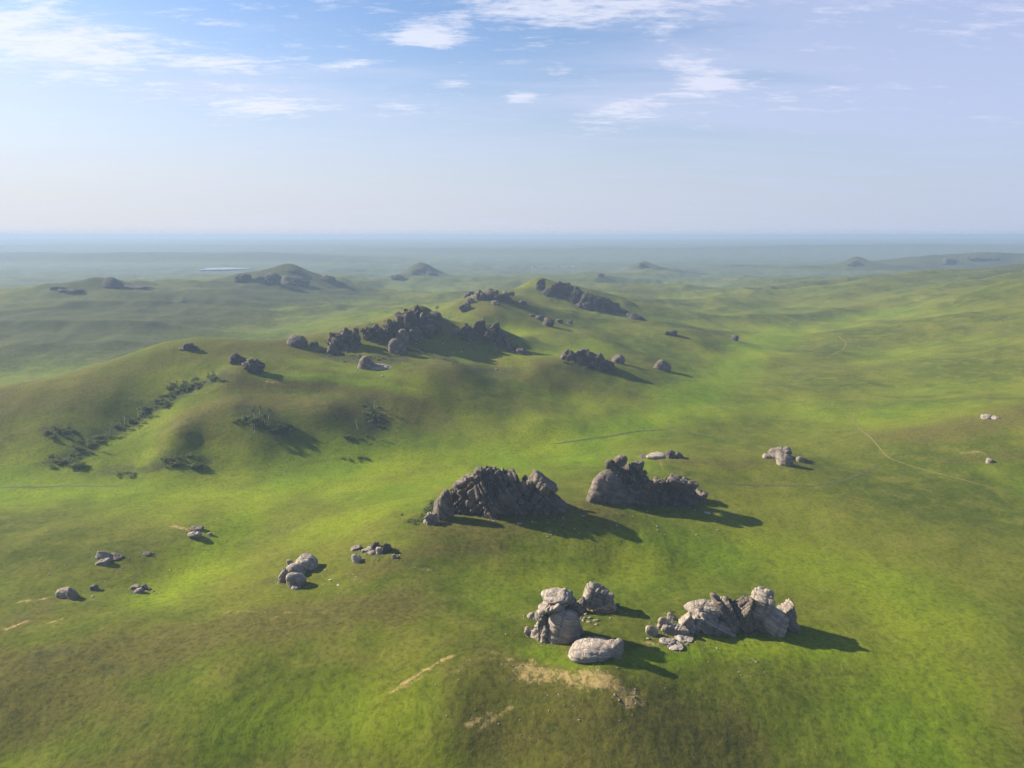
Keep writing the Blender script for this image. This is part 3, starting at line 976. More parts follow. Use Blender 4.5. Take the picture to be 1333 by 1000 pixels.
def fit_rock(u0, u1, vt, vb, style, tilt, lean, deep, level, anchor=None, dy=0.0, seed=None):
    """a rock standing on the ground (or resting on others, when anchor gives their distance) that shows from u0 to u1 and vt to vb"""
    RS[0] += 1
    seed = RS[0] * 31 + 7 if seed is None else seed
    U, F = unit_rock(style, seed, tilt, lean, level)
    uc, vc = (u0 + u1) / 2, (vt + vb) / 2
    big = max(u1 - u0, vb - vt)
    level = 6 if big > 50 else 5 if big > 17 else 4 if big > 9 else 3
    if anchor is None:
        base = land.hit(uc, vb)
        Y = base[1]
    else:
        Y = anchor + dy
    dep = Y * CP + (CAM_H - 10) * SP * 0.9
    m = dep / FPX
    hx, hz = (u1 - u0) * m / 2, (vb - vt) * m / 2
    hy = max(hx * deep, 0.5 * hz)
    if anchor is None:
        c = np.array([base[0], Y + hy * 0.7, 0])
        c[2] = land.z(c[0], c[1]) + hz * 0.35
    else:
        c = at_y(uc, vc, Y)
    half = np.array([hx, hy, hz * 1.1])
    U0, F0 = unit_rock(style, seed, tilt, lean, min(level, 4))
    for it in range(7):
        W = weather(U0 * half[None], half, style, seed, tilt, lean) + c[None]
        vis = W[:, 2] > land.z(W[:, 0], W[:, 1])
        if vis.sum() < 5:
            c[2] += half[2] * 0.4
            continue
        pu, pv, pd = project(W[vis])
        m = pd.mean() / FPX
        a0, a1, b0, b1 = pu.min(), pu.max(), pv.min(), pv.max()
        half[0] *= np.clip((u1 - u0) / (a1 - a0), 0.6, 1.6)
        half[1] = max(half[0] * deep, 0.3 * half[2])
        c[0] += (uc - (a0 + a1) / 2) * m
        if anchor is None:
            # bottom edge: step nearer or further on the ground; top edge: grow taller
            k = c[1] / max(CAM_H - land.z(c[0], c[1]), 8.0)
            c[1] -= np.clip((vb - b1) * m * min(k, 4.0) * 0.8, -8, 8)
            half[2] = np.clip(half[2] + (b0 + (vb - b1) * 0.6 - vt) * m * 0.6, 0.25 * hz, 3 * hz)
            c[2] = land.z(c[0], c[1]) + half[2] * 0.25
        else:
            half[2] *= np.clip((vb - vt) / (b1 - b0), 0.6, 1.6)
            c[2] += ((b0 + b1) / 2 - vc) * m
    V = weather(U * half[None], half, style, seed, tilt, lean)
    W = V + c[None]
    touch = np.abs(W[:, 2] - land.z(W[:, 0], W[:, 1])) < 0.35
    if touch.any() and c[1] < 420:
        CONTACT.append(W[touch][::max(1, int(touch.sum() // 160))])
    return V, F, c, half, SKIN[0]


MATS = {'n': M_ROCK, 'd': M_ROCK_DARK, 'r': M_ROCK_RED, 'p': M_ROCK_PALE, 'f': M_ROCK_FAR, 'h': M_ROCK_HILL}
PART = {'dome': 'boulder', 'boulder': 'boulder', 'block': 'block', 'slab': 'slab', 'crag': 'crag', 'massif': 'crag', 'flat': 'flagstone'}


def rock_mesh(name, V, F, mk, skin):
    me = mesh_np(name, V, F, MATS[mk])
    attr(me, 'bed', skin[0])
    attr(me, 'crack', skin[1])
    return me


def outcrop(name, label, cat, blocks, mat='n', level=5, group=None):
    """blocks: (u0, u1, v top, v bottom, style, tilt, {options}); options g: distance offset from the first block instead of the ground"""
    built, anchor = [], None
    for b in blocks:
        u0, u1, vt, vb, style, tilt = b[:6]
        o = b[6] if len(b) > 6 else {}
        g = o.get('g')
        V, F, c, half, skin = fit_rock(u0, u1, vt, vb, style, tilt, o.get('lean', 0), o.get('deep', 0.8), o.get('lv', level),
                                 anchor if g is not None else None, g or 0.0, o.get('seed'))
        if anchor is None:
            anchor = c[1]
        built.append((V, F, c, style, o.get('m', mat), o.get('label'), skin))
    if len(built) == 1:
        V, F, c, style, mk, lb, skin = built[0]
        o = obj(name, rock_mesh(name, V, F, mk, skin), None, c)
        return tag(o, label, cat, group)
    c0 = np.mean([b[2] for b in built], axis=0)
    c0[2] = land.z(c0[0], c0[1])
    root = tag(empty(name, c0), label, cat, group)
    for V, F, c, style, mk, lb, skin in built:
        p = obj(PART[style], rock_mesh(PART[style], V, F, mk, skin), root, c - c0)
        if lb:
            p['label'] = lb
    return root


# --- the nearest group
outcrop('rock_outcrop', 'tall grey boulder pile with rounded front dome beside the rusty boulder', 'rock outcrop', [
    (709, 756, 791, 838, 'dome', 20, dict(lv=6, deep=0.75)),
    (691, 720, 803, 836, 'crag', 25, {}),
    (696, 713, 793, 812, 'boulder', 10, dict(g=1.0)),
    (700, 737, 779, 800, 'slab', -22, dict(g=2.0, deep=1.0)),
    (704, 744, 765, 787, 'boulder', -15, dict(g=3.4, deep=0.9, lv=6)),
    (728, 760, 774, 806, 'crag', 35, dict(g=3.6, deep=0.8, m='d')),
    (697, 758, 768, 842, 'massif', -18, dict(g=2.6, deep=0.75)),
    (682, 695, 815, 827, 'flat', 20, dict(lv=4, m='p')),
    (686, 697, 797, 805, 'boulder', 0, dict(lv=4)),
], 'n', 5)
outcrop('rock_outcrop', 'split rusty brown boulder with angular top behind the tall grey pile', 'rock outcrop', [
    (764, 803, 776, 798, 'block', 12, dict(m='r')),
    (758, 800, 757, 792, 'block', 24, dict(g=0.6, lv=6, deep=0.85)),
    (758, 775, 765, 793, 'block', 10, dict(g=-0.4, m='r', deep=0.9)),
    (750, 764, 776, 797, 'block', -10, dict(lv=4, m='d')),
    (800, 807, 785, 791, 'boulder', 0, dict(lv=3, m='d')),
], 'n', 5)
outcrop('rock_outcrop', 'low pale domed rock lying in front of the other boulders', 'rock outcrop', [
    (740, 804, 829, 863, 'dome', 8, dict(lv=6, deep=0.85, m='p')),
    (785, 812, 831, 858, 'boulder', 20, dict(m='p')),
], 'p', 5)
outcrop('rock_outcrop', 'long tilted rock ridge with a tall blocky right end', 'rock outcrop', [
    (977, 1027, 786, 829, 'boulder', 35, dict(lv=6, deep=0.8)),
    (972, 1009, 763, 808, 'block', 15, dict(g=1.5, lv=6, deep=0.9)),
    (1006, 1039, 779, 820, 'slab', 50, dict(deep=0.9)),
    (992, 1008, 766, 784, 'boulder', 20, dict(g=2.0)),
    (934, 963, 781, 823, 'slab', 62, dict(m='d', deep=1.0)),
    (949, 982, 777, 823, 'slab', 60, dict(m='d', deep=0.9)),
    (961, 980, 774, 796, 'block', 50, dict(g=1.0, m='d')),
    (901, 958, 795, 829, 'slab', 32, dict(lv=6, deep=0.7)),
    (890, 945, 780, 807, 'boulder', 22, dict(g=1.0, lv=6, deep=0.6)),
    (883, 908, 796, 825, 'slab', 45, {}),
    (855, 886, 803, 823, 'slab', 25, {}),
    (861, 898, 809, 829, 'slab', 20, dict(deep=0.6)),
    (840, 857, 814, 828, 'flat', 15, dict(lv=4, m='p')),
    (868, 882, 797, 808, 'boulder', 20, dict(lv=4)),
    (858, 880, 829, 841, 'flat', 15, dict(lv=4, m='p')),
    (878, 903, 825, 837, 'flat', 25, dict(lv=4, m='p')),
    (866, 890, 836, 847, 'flat', 10, dict(lv=4, m='p')),
    (897, 1000, 787, 833, 'massif', 55, dict(g=2.5, deep=0.3, m='d')),
    (872, 912, 806, 833, 'massif', 30, dict(g=1.5, deep=0.4)),
], 'n', 5)
# --- the two big crags behind
outcrop('rock_outcrop', 'broad dark crag of leaning slabs with shrubs at its left foot', 'rock outcrop', [
    (606, 652, 609, 673, 'crag', 62, dict(lv=6, deep=0.6)),
    (563, 592, 637, 677, 'boulder', 60, {}),
    (551, 572, 666, 684, 'crag', 40, dict(lv=4, m='n')),
    (581, 606, 630, 660, 'crag', 60, {}),
    (591, 622, 620, 663, 'slab', 62, {}),
    (614, 660, 606, 650, 'crag', 60, dict(g=2.5, lv=6)),
    (633, 672, 609, 667, 'slab', 60, dict(lv=6)),
    (653, 684, 609, 658, 'slab', 58, {}),
    (674, 695, 618, 655, 'crag', 55, {}),
    (689, 727, 612, 645, 'slab', 38, dict(g=3.0)),
    (695, 730, 630, 665, 'crag', 45, {}),
    (592, 690, 608, 673, 'massif', 60, dict(g=2.5, deep=0.4)),
    (672, 735, 622, 673, 'massif', 45, dict(g=3.5, deep=0.5)),
    (575, 620, 636, 673, 'massif', 60, dict(g=2.0, deep=0.5)),
    (722, 740, 645, 662, 'flat', 38, dict(lv=4)),
    (630, 645, 660, 675, 'slab', 60, dict(lv=4)),
    (655, 670, 655, 667, 'slab', 60, dict(lv=4)),
], 'd', 5)
outcrop('rock_outcrop', 'dark boulder pile topped by two round balancing stones', 'rock outcrop', [
    (764, 818, 612, 656, 'dome', 20, dict(lv=6, deep=0.7)),
    (763, 788, 638, 656, 'boulder', 25, {}),
    (786, 824, 604, 642, 'crag', 20, dict(g=2.0)),
    (798, 817, 592, 607, 'dome', 0, dict(g=2.0, deep=0.95, label='round stone balanced on top')),
    (787, 801, 598, 611, 'dome', 0, dict(g=1.5, label='smaller round stone beside the top one')),
    (806, 848, 602, 640, 'crag', 70, dict(g=1.5, lv=6)),
    (821, 839, 600, 613, 'boulder', 10, dict(g=2.5)),
    (816, 860, 643, 656, 'flat', 12, dict(m='n')),
    (850, 902, 642, 655, 'flat', 8, dict(m='n')),
    (845, 884, 620, 650, 'slab', 30, {}),
    (867, 910, 616, 641, 'slab', 28, dict(g=1.0, deep=0.7)),
    (880, 906, 632, 654, 'block', 20, {}),
    (894, 922, 636, 654, 'block', 12, {}),
    (778, 850, 604, 663, 'massif', 20, dict(g=5.0, deep=0.5)),
    (812, 872, 626, 663, 'massif', 20, dict(g=3.0, deep=0.4)),
    (835, 912, 624, 664, 'massif', 25, dict(g=5.0, deep=0.4)),
], 'd', 5)
outcrop('rock_outcrop', 'small pale dome and dark rocks on the rise behind the boulder pile', 'rock outcrop', [
    (841, 867, 588, 598, 'dome', 5, dict(m='p')), (866, 880, 585, 597, 'block', 20, {}), (876, 891, 587, 597, 'slab', 25, {}), (832, 843, 591, 597, 'flat', 0, {}),
], 'd', 4)
outcrop('rock_outcrop', 'grey boulder with a dark slab behind it in the open valley', 'rock outcrop', [
    (1009, 1033, 588, 607, 'boulder', 10, {}), (999, 1031, 581, 597, 'slab', -10, dict(m='d')), (992, 1006, 590, 597, 'flat', 0, dict(lv=3)), (1035, 1047, 594, 602, 'boulder', 0, dict(lv=3)),
], 'n', 4)
outcrop('rock_outcrop', 'round stacked boulders at the brink of the green gully', 'rock outcrop', [
    (380, 414, 722, 745, 'boulder', 25, {}), (372, 399, 745, 764, 'dome', 20, {}), (386, 408, 720, 732, 'boulder', 15, dict(g=1.0)),
    (370, 398, 733, 753, 'dome', 30, {}), (361, 375, 738, 759, 'slab', -50, dict(lv=4)), (373, 383, 728, 738, 'boulder', 0, dict(lv=4)), (379, 392, 761, 768, 'flat', 10, dict(lv=3, m='p')),
], 'n', 5)
outcrop('rock_outcrop', 'scattered heap of small boulders on the brown shoulder left of the dark crag', 'rock outcrop', [
    (480, 490, 716, 723, 'dome', 0, {}), (482, 494, 704, 715, 'block', 30, dict(m='d')), (489, 498, 712, 722, 'boulder', 10, {}), (495, 511, 707, 721, 'crag', 30, dict(m='d')),
    (457, 471, 721, 733, 'flat', 10, dict(m='p')), (456, 471, 709, 718, 'slab', -30, {}), (477, 487, 711, 719, 'boulder', -20, {}), (510, 516, 721, 727, 'boulder', 0, dict(lv=3)), (470, 482, 713, 719, 'flat', 0, dict(lv=3)),
], 'n', 4)
outcrop('rock_outcrop', 'layered wedge of grey slabs on the left meadow', 'rock outcrop', [
    (124, 146, 717, 729, 'slab', 12, {}), (124, 145, 726, 736, 'slab', 5, {}), (138, 162, 719, 730, 'slab', 22, dict(m='d')),
], 'n', 4)
outcrop('boulder', 'small dark flat boulder right of the layered wedge of slabs', 'boulder', [(185, 198, 718, 724, 'flat', 5)], 'd', 4)
outcrop('rock_outcrop', 'low grey rock lump at the left meadow edge, nearest the left border', 'rock outcrop', [
    (72, 94, 764, 779, 'boulder', 10, {}), (86, 103, 764, 781, 'slab', 30, {}), ], 'n', 4)
outcrop('boulder', 'single upright grey boulder casting a shadow beside the low lump', 'boulder', [(116, 129, 760, 769, 'block', 10)], 'n', 4)
outcrop('rock_outcrop', 'little cluster of three stones near the bright gully', 'rock outcrop', [
    (169, 183, 760, 768, 'boulder', 10, {}), (174, 188, 765, 773, 'dome', 0, {}), (183, 193, 760, 768, 'block', 20, dict(m='d')), ], 'n', 4)
outcrop('rock_outcrop', 'flat pink stones beside a bare earth patch on the left meadow', 'rock outcrop', [
    (246, 266, 684, 692, 'flat', 5, dict(m='d')), (244, 263, 691, 700, 'flat', 5, dict(m='p')), (269, 276, 693, 697, 'flat', 0, dict(m='p', lv=3)), ], 'n', 4)
# --- the main hill
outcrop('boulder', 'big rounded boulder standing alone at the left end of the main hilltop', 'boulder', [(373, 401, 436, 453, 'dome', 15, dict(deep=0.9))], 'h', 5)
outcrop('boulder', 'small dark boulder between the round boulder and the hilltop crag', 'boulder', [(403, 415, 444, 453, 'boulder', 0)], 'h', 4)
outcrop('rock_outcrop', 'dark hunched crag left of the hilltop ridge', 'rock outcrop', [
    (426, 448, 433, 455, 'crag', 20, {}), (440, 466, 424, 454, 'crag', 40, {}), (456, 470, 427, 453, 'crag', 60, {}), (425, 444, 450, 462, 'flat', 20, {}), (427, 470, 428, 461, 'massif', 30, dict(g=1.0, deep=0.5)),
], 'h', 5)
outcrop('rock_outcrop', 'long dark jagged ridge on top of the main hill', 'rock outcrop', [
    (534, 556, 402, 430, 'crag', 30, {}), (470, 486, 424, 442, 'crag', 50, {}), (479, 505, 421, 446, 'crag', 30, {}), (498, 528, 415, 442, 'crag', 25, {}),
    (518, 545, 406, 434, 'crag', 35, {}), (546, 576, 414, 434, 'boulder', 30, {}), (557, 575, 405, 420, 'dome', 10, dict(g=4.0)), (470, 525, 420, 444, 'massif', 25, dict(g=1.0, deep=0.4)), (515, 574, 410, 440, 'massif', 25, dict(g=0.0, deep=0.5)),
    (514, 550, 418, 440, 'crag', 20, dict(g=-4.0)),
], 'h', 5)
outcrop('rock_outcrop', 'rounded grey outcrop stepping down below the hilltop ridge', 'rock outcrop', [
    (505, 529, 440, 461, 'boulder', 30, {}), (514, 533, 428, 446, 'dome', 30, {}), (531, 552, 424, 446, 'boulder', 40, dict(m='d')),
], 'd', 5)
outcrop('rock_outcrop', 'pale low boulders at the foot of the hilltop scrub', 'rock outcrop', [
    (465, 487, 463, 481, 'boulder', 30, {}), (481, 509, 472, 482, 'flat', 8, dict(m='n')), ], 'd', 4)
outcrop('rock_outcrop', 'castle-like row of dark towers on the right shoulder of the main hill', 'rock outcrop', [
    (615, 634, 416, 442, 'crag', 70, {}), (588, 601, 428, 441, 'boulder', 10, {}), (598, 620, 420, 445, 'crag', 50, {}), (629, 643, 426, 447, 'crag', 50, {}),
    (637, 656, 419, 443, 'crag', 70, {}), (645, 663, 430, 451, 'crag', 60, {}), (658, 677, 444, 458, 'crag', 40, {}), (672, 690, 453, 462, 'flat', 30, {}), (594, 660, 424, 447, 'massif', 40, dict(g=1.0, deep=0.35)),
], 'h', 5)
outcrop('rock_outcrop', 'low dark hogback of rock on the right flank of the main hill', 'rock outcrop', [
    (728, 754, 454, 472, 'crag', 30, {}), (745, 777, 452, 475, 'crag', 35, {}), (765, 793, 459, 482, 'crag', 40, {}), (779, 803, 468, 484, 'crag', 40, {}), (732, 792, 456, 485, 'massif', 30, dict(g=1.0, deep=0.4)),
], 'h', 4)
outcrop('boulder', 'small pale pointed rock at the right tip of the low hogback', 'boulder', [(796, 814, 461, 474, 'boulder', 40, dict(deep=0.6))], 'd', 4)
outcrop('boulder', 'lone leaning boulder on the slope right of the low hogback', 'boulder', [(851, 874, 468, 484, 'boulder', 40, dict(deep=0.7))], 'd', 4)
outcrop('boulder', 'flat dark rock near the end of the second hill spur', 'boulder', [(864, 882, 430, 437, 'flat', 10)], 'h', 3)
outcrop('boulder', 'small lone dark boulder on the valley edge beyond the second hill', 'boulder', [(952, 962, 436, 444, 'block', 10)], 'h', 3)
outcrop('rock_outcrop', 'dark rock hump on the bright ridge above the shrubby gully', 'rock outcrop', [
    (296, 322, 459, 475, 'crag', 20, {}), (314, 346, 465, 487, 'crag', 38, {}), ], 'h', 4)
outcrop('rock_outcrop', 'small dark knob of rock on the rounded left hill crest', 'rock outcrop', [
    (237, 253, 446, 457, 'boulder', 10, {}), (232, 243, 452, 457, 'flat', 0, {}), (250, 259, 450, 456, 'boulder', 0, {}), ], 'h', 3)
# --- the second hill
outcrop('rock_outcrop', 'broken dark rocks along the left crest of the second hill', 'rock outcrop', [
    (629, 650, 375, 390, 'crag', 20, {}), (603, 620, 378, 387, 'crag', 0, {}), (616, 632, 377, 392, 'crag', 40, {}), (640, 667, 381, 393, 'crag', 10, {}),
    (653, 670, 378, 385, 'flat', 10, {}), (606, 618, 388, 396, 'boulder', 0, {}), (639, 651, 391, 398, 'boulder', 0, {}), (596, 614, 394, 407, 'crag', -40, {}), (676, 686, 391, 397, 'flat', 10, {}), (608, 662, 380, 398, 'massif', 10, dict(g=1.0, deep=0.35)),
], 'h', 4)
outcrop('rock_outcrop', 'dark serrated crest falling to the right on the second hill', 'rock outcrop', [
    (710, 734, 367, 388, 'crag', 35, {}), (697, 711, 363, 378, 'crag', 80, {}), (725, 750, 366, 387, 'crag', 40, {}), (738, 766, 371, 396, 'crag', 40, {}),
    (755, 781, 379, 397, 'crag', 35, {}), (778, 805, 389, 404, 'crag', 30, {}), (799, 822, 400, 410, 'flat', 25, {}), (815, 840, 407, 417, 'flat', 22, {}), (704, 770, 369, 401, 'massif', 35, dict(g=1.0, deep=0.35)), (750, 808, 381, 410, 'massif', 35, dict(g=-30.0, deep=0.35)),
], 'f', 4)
outcrop('boulder', 'dark rounded rock mass below the serrated crest', 'boulder', [(755, 779, 393, 405, 'boulder', 10)], 'f', 4)
outcrop('rock_outcrop', 'grey boulder cluster in the hollow between the two hills', 'rock outcrop', [
    (706, 722, 413, 426, 'boulder', 20, {}), (696, 711, 410, 419, 'crag', 10, {}), (724, 733, 415, 421, 'boulder', 0, {}), (689, 697, 409, 413, 'flat', 0, {}), (738, 746, 416, 421, 'flat', 0, {}),
], 'h', 4)
# --- far country
FAR = [
    ('dark domed butte on the far left hill', [(132, 162, 360, 376, 'dome', 10), (157, 198, 370, 377, 'flat', 8)]),
    ('low dark rocks left of the domed butte', [(73, 110, 375, 382, 'crag', 10), (64, 86, 372, 377, 'flat', 5)]),
    ('long dark rocky crest of the far left range', [(343, 367, 353, 371, 'crag', 20), (304, 331, 356, 368, 'crag', 0), (328, 346, 359, 369, 'crag', 0), (362, 404, 356, 373, 'crag', 25)]),
    ('small dark summit rocks behind the far left range', [(372, 394, 350, 357, 'crag', 0)]),
    ('dark hump right of the far left range', [(416, 438, 357, 368, 'crag', 30)]),
    ('small dark knoll left of the far pointed peak', [(508, 528, 357, 365, 'crag', 10)]),
    ('far pointed peak of dark rock on the plain', [(541, 557, 346, 356, 'crag', 0), (535, 547, 351, 358, 'crag', 0), (554, 570, 353, 359, 'flat', 20)]),
    ('far cone hill of dark rock right of centre', [(829, 846, 342, 350, 'crag', 0)]),
    ('tiny dark rock on the far slope right of the second hill', [(777, 787, 356, 361, 'crag', 0)]),
    ('far dark pointed hill on the right horizon', [(1102, 1126, 339, 347, 'crag', 0)]),
    ('jagged grey knob on the far right ridge', [(1225, 1247, 336, 345, 'crag', 10)]),
    ('dark rocky top of the far right ridge', [(1258, 1303, 333, 340, 'crag', 5)]),
]
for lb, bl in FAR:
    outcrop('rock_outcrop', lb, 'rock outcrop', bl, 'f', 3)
outcrop('rock_outcrop', 'two pale flat stones on the crest of the right mound', 'rock outcrop', [(1276, 1292, 539, 546, 'dome', 0), (1290, 1302, 541, 546, 'boulder', 0)], 'n', 4)
outcrop('boulder', 'small pale stone on the side of the right mound', 'boulder', [(1283, 1293, 596, 603, 'boulder', 0)], 'n', 3)


# --- loose stones, each its own thing
def stone_mesh(k):
    U, F = unit_rock('boulder', 500 + k, 20 * k, 10, 3)
    half = np.array([0.5, 0.42, 0.34])
    return mesh_np('stone', weather(U * half, half, 'block', 900 + k, 15 * k, 5), F, M_ROCK)


STONES = [stone_mesh(k) for k in range(5)]
rs = random.Random(11)


def stone(u, v, px, label, group, squash=1.0):
    p = land.hit(u, v)
    o = obj('stone', STONES[rs.randrange(5)], None, (p[0], p[1], p[2] + 0.04))
    d = p[1] * CP + (CAM_H - p[2]) * SP
    s = px * d / FPX
    o.scale = (s, s * 0.9, s * squash)
    o.rotation_euler = (rs.uniform(-0.2, 0.2), rs.uniform(-0.2, 0.2), rs.uniform(0, 6.28))
    tag(o, label, 'stone', group)


def stones(n, box, px, label, group):
    for _ in range(n):
        stone(rs.uniform(box[0], box[1]), rs.uniform(box[2], box[3]), rs.uniform(px[0], px[1]), label, group, rs.uniform(0.5, 0.95))


for u, v, s in ((757, 802, 6), (763, 800, 7), (768, 805, 6), (759, 808, 6), (766, 810, 6), (755, 806, 5), (761, 805, 5)):
    stone(u, v, s, 'pale broken rubble stone at the foot of the rusty boulder', 'rubble between the two front boulders')
stone(775, 808, 8, 'largest pale rubble slab right of the rubble heap in the shade', None, 0.5)
stone(776, 813, 6, 'small pale stone in front of the largest rubble slab', None, 0.5)
stone(921, 668, 9, 'pale slab lying in the shadow of the boulder pile', None, 0.4)
stone(905, 664, 5, 'small pale stone left of the pale slab in shadow', None, 0.5)
for u, v, s in ((676, 682, 10),):
    stone(u, v, s, 'long pale stone in the shade below the dark crag', None, 0.4)
stones(14, (690, 760, 672, 700), (2.5, 5), 'small pale stone on shaded grass below the dark crag', 'stones below the dark crag')
stones(12, (790, 960, 665, 700), (2, 4), 'small pale stone on the grass below the boulder pile', 'stones below the boulder pile')
stone(933, 844, 4.5, 'small bright stone on the slope below the tilted ridge', None, 0.6)
stone(985, 862, 5, 'pale stone at the end of the worn strip right of the ridge', None, 0.6)
stones(14, (905, 1010, 838, 885), (1.5, 3), 'tiny pale stone on the worn strip below the tilted ridge', 'tiny stones below the ridge')
stones(36, (480, 870, 865, 960), (1.5, 3.2), 'tiny pale stone on the brown foreground slope', 'tiny stones on the foreground slope')
stones(10, (800, 830, 895, 925), (2, 4.5), 'small stone at the lower edge of the bare earth patch', 'stones by the bare earth patch')
stone(430, 755, 7, 'flat pale stone on the brown slope right of the stacked boulders', None, 0.35)
stone(440, 762, 6, 'second flat pale stone downhill of the stacked boulders', None, 0.35)
stone(424, 742, 4, 'small bright stone right of the stacked boulders', None, 0.7)
stones(10, (415, 470, 735, 775), (1.5, 3), 'tiny pale stone on the shoulder right of the stacked boulders', 'tiny stones on the shoulder')
stones(22, (440, 660, 440, 495), (2, 4), 'small grey stone in the hilltop scrub', 'stones in the hilltop scrub')
stones(20, (900, 1200, 700, 820), (1.2, 2.2), 'tiny stone on the bright right meadow', 'tiny stones on the right meadow')
stones(14, (20, 290, 690, 790), (1.5, 3), 'tiny grey stone on the left meadow', 'tiny stones on the left meadow')


# --- scree and worn earth round the feet of the near rocks
def scree():
    C = np.concatenate(CONTACT)
    rng = np.random.default_rng(77)
    soil = land.soil.copy()
    for cx, cy, _ in C[::2]:
        j = np.searchsorted(land.th, math.atan2(cx, cy))
        i = np.searchsorted(land.lr, math.log(math.hypot(cx, cy)))
        sl = (slice(max(i - 6, 0), i + 7), slice(max(j - 14, 0), j + 15))
        d2 = (land.X[sl] - cx) ** 2 + (land.Y[sl] - cy) ** 2
        soil[sl] = np.maximum(soil[sl], 0.62 * np.exp(-d2 / 1.6))
    land.me.attributes['soil'].data.foreach_set('value', soil.astype(np.float32).ravel())
    D, F = ico(1)
    n = 2600
    base = C[rng.integers(0, len(C), n)]
    off = rng.normal(0, 1.0, (n, 2)) * rng.choice([0.5, 1.0, 2.4], n)[:, None]
    x, y = base[:, 0] + off[:, 0], base[:, 1] + off[:, 1]
    s = rng.uniform(0.10, 0.36, n) * rng.choice([0.7, 1.0, 1.6], n, p=[0.5, 0.4, 0.1])
    z = land.z(x, y)
    jit = rng.uniform(0.65, 1.3, (n, len(D), 1))
    V = D[None] * jit * s[:, None, None] * np.array([1, 0.9, 0.6])
    V = V + np.stack([x, y, z + 0.1 * s], -1)[:, None]
    Fs = F[None] + (np.arange(n) * len(D))[:, None, None]
    tag(obj('rubble', mesh_np('rubble', V.reshape(-1, 3), Fs.reshape(-1, 3), M_ROCK, False)), 'small broken stones strewn round the feet of the near rocks', kind='stuff')


scree()


# ------------------------------------------------------------------ trees and shrubs
def tube(pts, rad, sides=6):
    V, F = [], []
    for k, (p, r) in enumerate(zip(pts, rad)):
        for s in range(sides):
            a = 2 * math.pi * s / sides
            V.append((p[0] + r * math.cos(a), p[1] + r * math.sin(a), p[2]))
    for k in range(len(pts) - 1):
        for s in range(sides):
            a, b = k * sides + s, k * sides + (s + 1) % sides
            F.append((a, b, b + sides, a + sides))
    return np.array(V), np.array(F)


def join(parts):
    V, F, n = [], [], 0
    for v, f in parts:
        V.append(v)
        F.append(f + n)
        n += len(v)
    return np.concatenate(V), np.concatenate(F)


def leaves(centres, radii, n, size, rng):
    """n small leaf sprays (quads) in lumpy clusters"""
    k = rng.integers(0, len(centres), n)
    d = rng.normal(0, 1, (n, 3))
    d /= np.linalg.norm(d, axis=1)[:, None]
    c = np.array(centres)[k] + d * (np.array(radii)[k] * rng.uniform(0.35, 1.0, n) ** 0.6)[:, None]
    a = rng.normal(0, 1, (n, 3))
    b = np.cross(a, rng.normal(0, 1, (n, 3)))
    a /= np.linalg.norm(a, axis=1)[:, None]
    b /= np.linalg.norm(b, axis=1)[:, None]
    s = size * rng.uniform(0.6, 1.4, n)[:, None]
    V = np.stack([c - a * s - b * s * 0.6, c + a * s - b * s * 0.5, c + a * s * 0.8 + b * s * 0.6, c - a * s * 0.9 + b * s * 0.5], 1).reshape(-1, 3)
    F = np.arange(4 * n).reshape(n, 4)
    return V, F


def birch_variant(k, bare):
    rng = np.random.default_rng(70 + k)
    h = 1.0                                             # built one unit tall
    n = 7
    bend = np.cumsum(rng.normal(0, 0.018, (n, 2)), 0)
    pts = [(bend[i, 0], bend[i, 1], h * i / (n - 1) - 0.03) for i in range(n)]
    parts = [tube(pts, np.linspace(0.024, 0.005, n))]
    cen, rad = [], []
    for b in range(9):
        i = rng.integers(3, n)
        z0 = h * rng.uniform(0.40, 0.92)
        j = min(int(z0 / h * (n - 1)), n - 1)
        p0 = np.array([bend[j, 0], bend[j, 1], z0])
        a = rng.uniform(0, 6.28)
        L = rng.uniform(0.14, 0.30) * (1.2 - z0 / h * 0.6)
        p1 = p0 + np.array([math.cos(a) * L, math.sin(a) * L, L * rng.uniform(0.3, 0.9)])
        parts.append(tube([p0, (p0 + p1) / 2 + [0, 0, 0.01], p1], [0.011, 0.008, 0.003], 4))
        cen.append(p1)
        rad.append(rng.uniform(0.09, 0.17))
    cen.append(np.array([bend[-1, 0], bend[-1, 1], h * 0.93]))
    rad.append(0.15)
    tv, tf = join(parts)
    lv, lf = leaves(cen, rad, 60 if bare else 240, 0.036, rng)
    return mesh_np('trunk', tv, tf, M_BARK), mesh_np('crown', lv, lf, M_LEAF, False)


def shrub_variant(k):
    rng = np.random.default_rng(170 + k)
    cen, rad, parts = [], [], []
    for b in range(8):
        a = rng.uniform(0, 6.28)
        q = rng.uniform(0.05, 0.42)
        p = np.array([math.cos(a) * q, math.sin(a) * q, rng.uniform(0.18, 0.50)])
        parts.append(tube([(0.03 * math.cos(a), 0.03 * math.sin(a), -0.06), p * [0.5, 0.5, 0.6], p], [0.018, 0.014, 0.006], 4))
        cen.append(p)
        rad.append(rng.uniform(0.14, 0.24))
    sv, sf = join(parts)
    lv, lf = leaves(cen, rad, 190, 0.055, rng)
    lv[:, 2] = np.maximum(lv[:, 2], -0.02)
    return mesh_np('stem', sv, sf, M_STEM), mesh_np('foliage', lv, lf, M_SHRUB, False)


BIRCH = [birch_variant(k, False) for k in range(4)]
SNAG = [birch_variant(10 + k, True) for k in range(2)]
SHRUBS = [shrub_variant(k) for k in range(5)]
rt = random.Random(23)


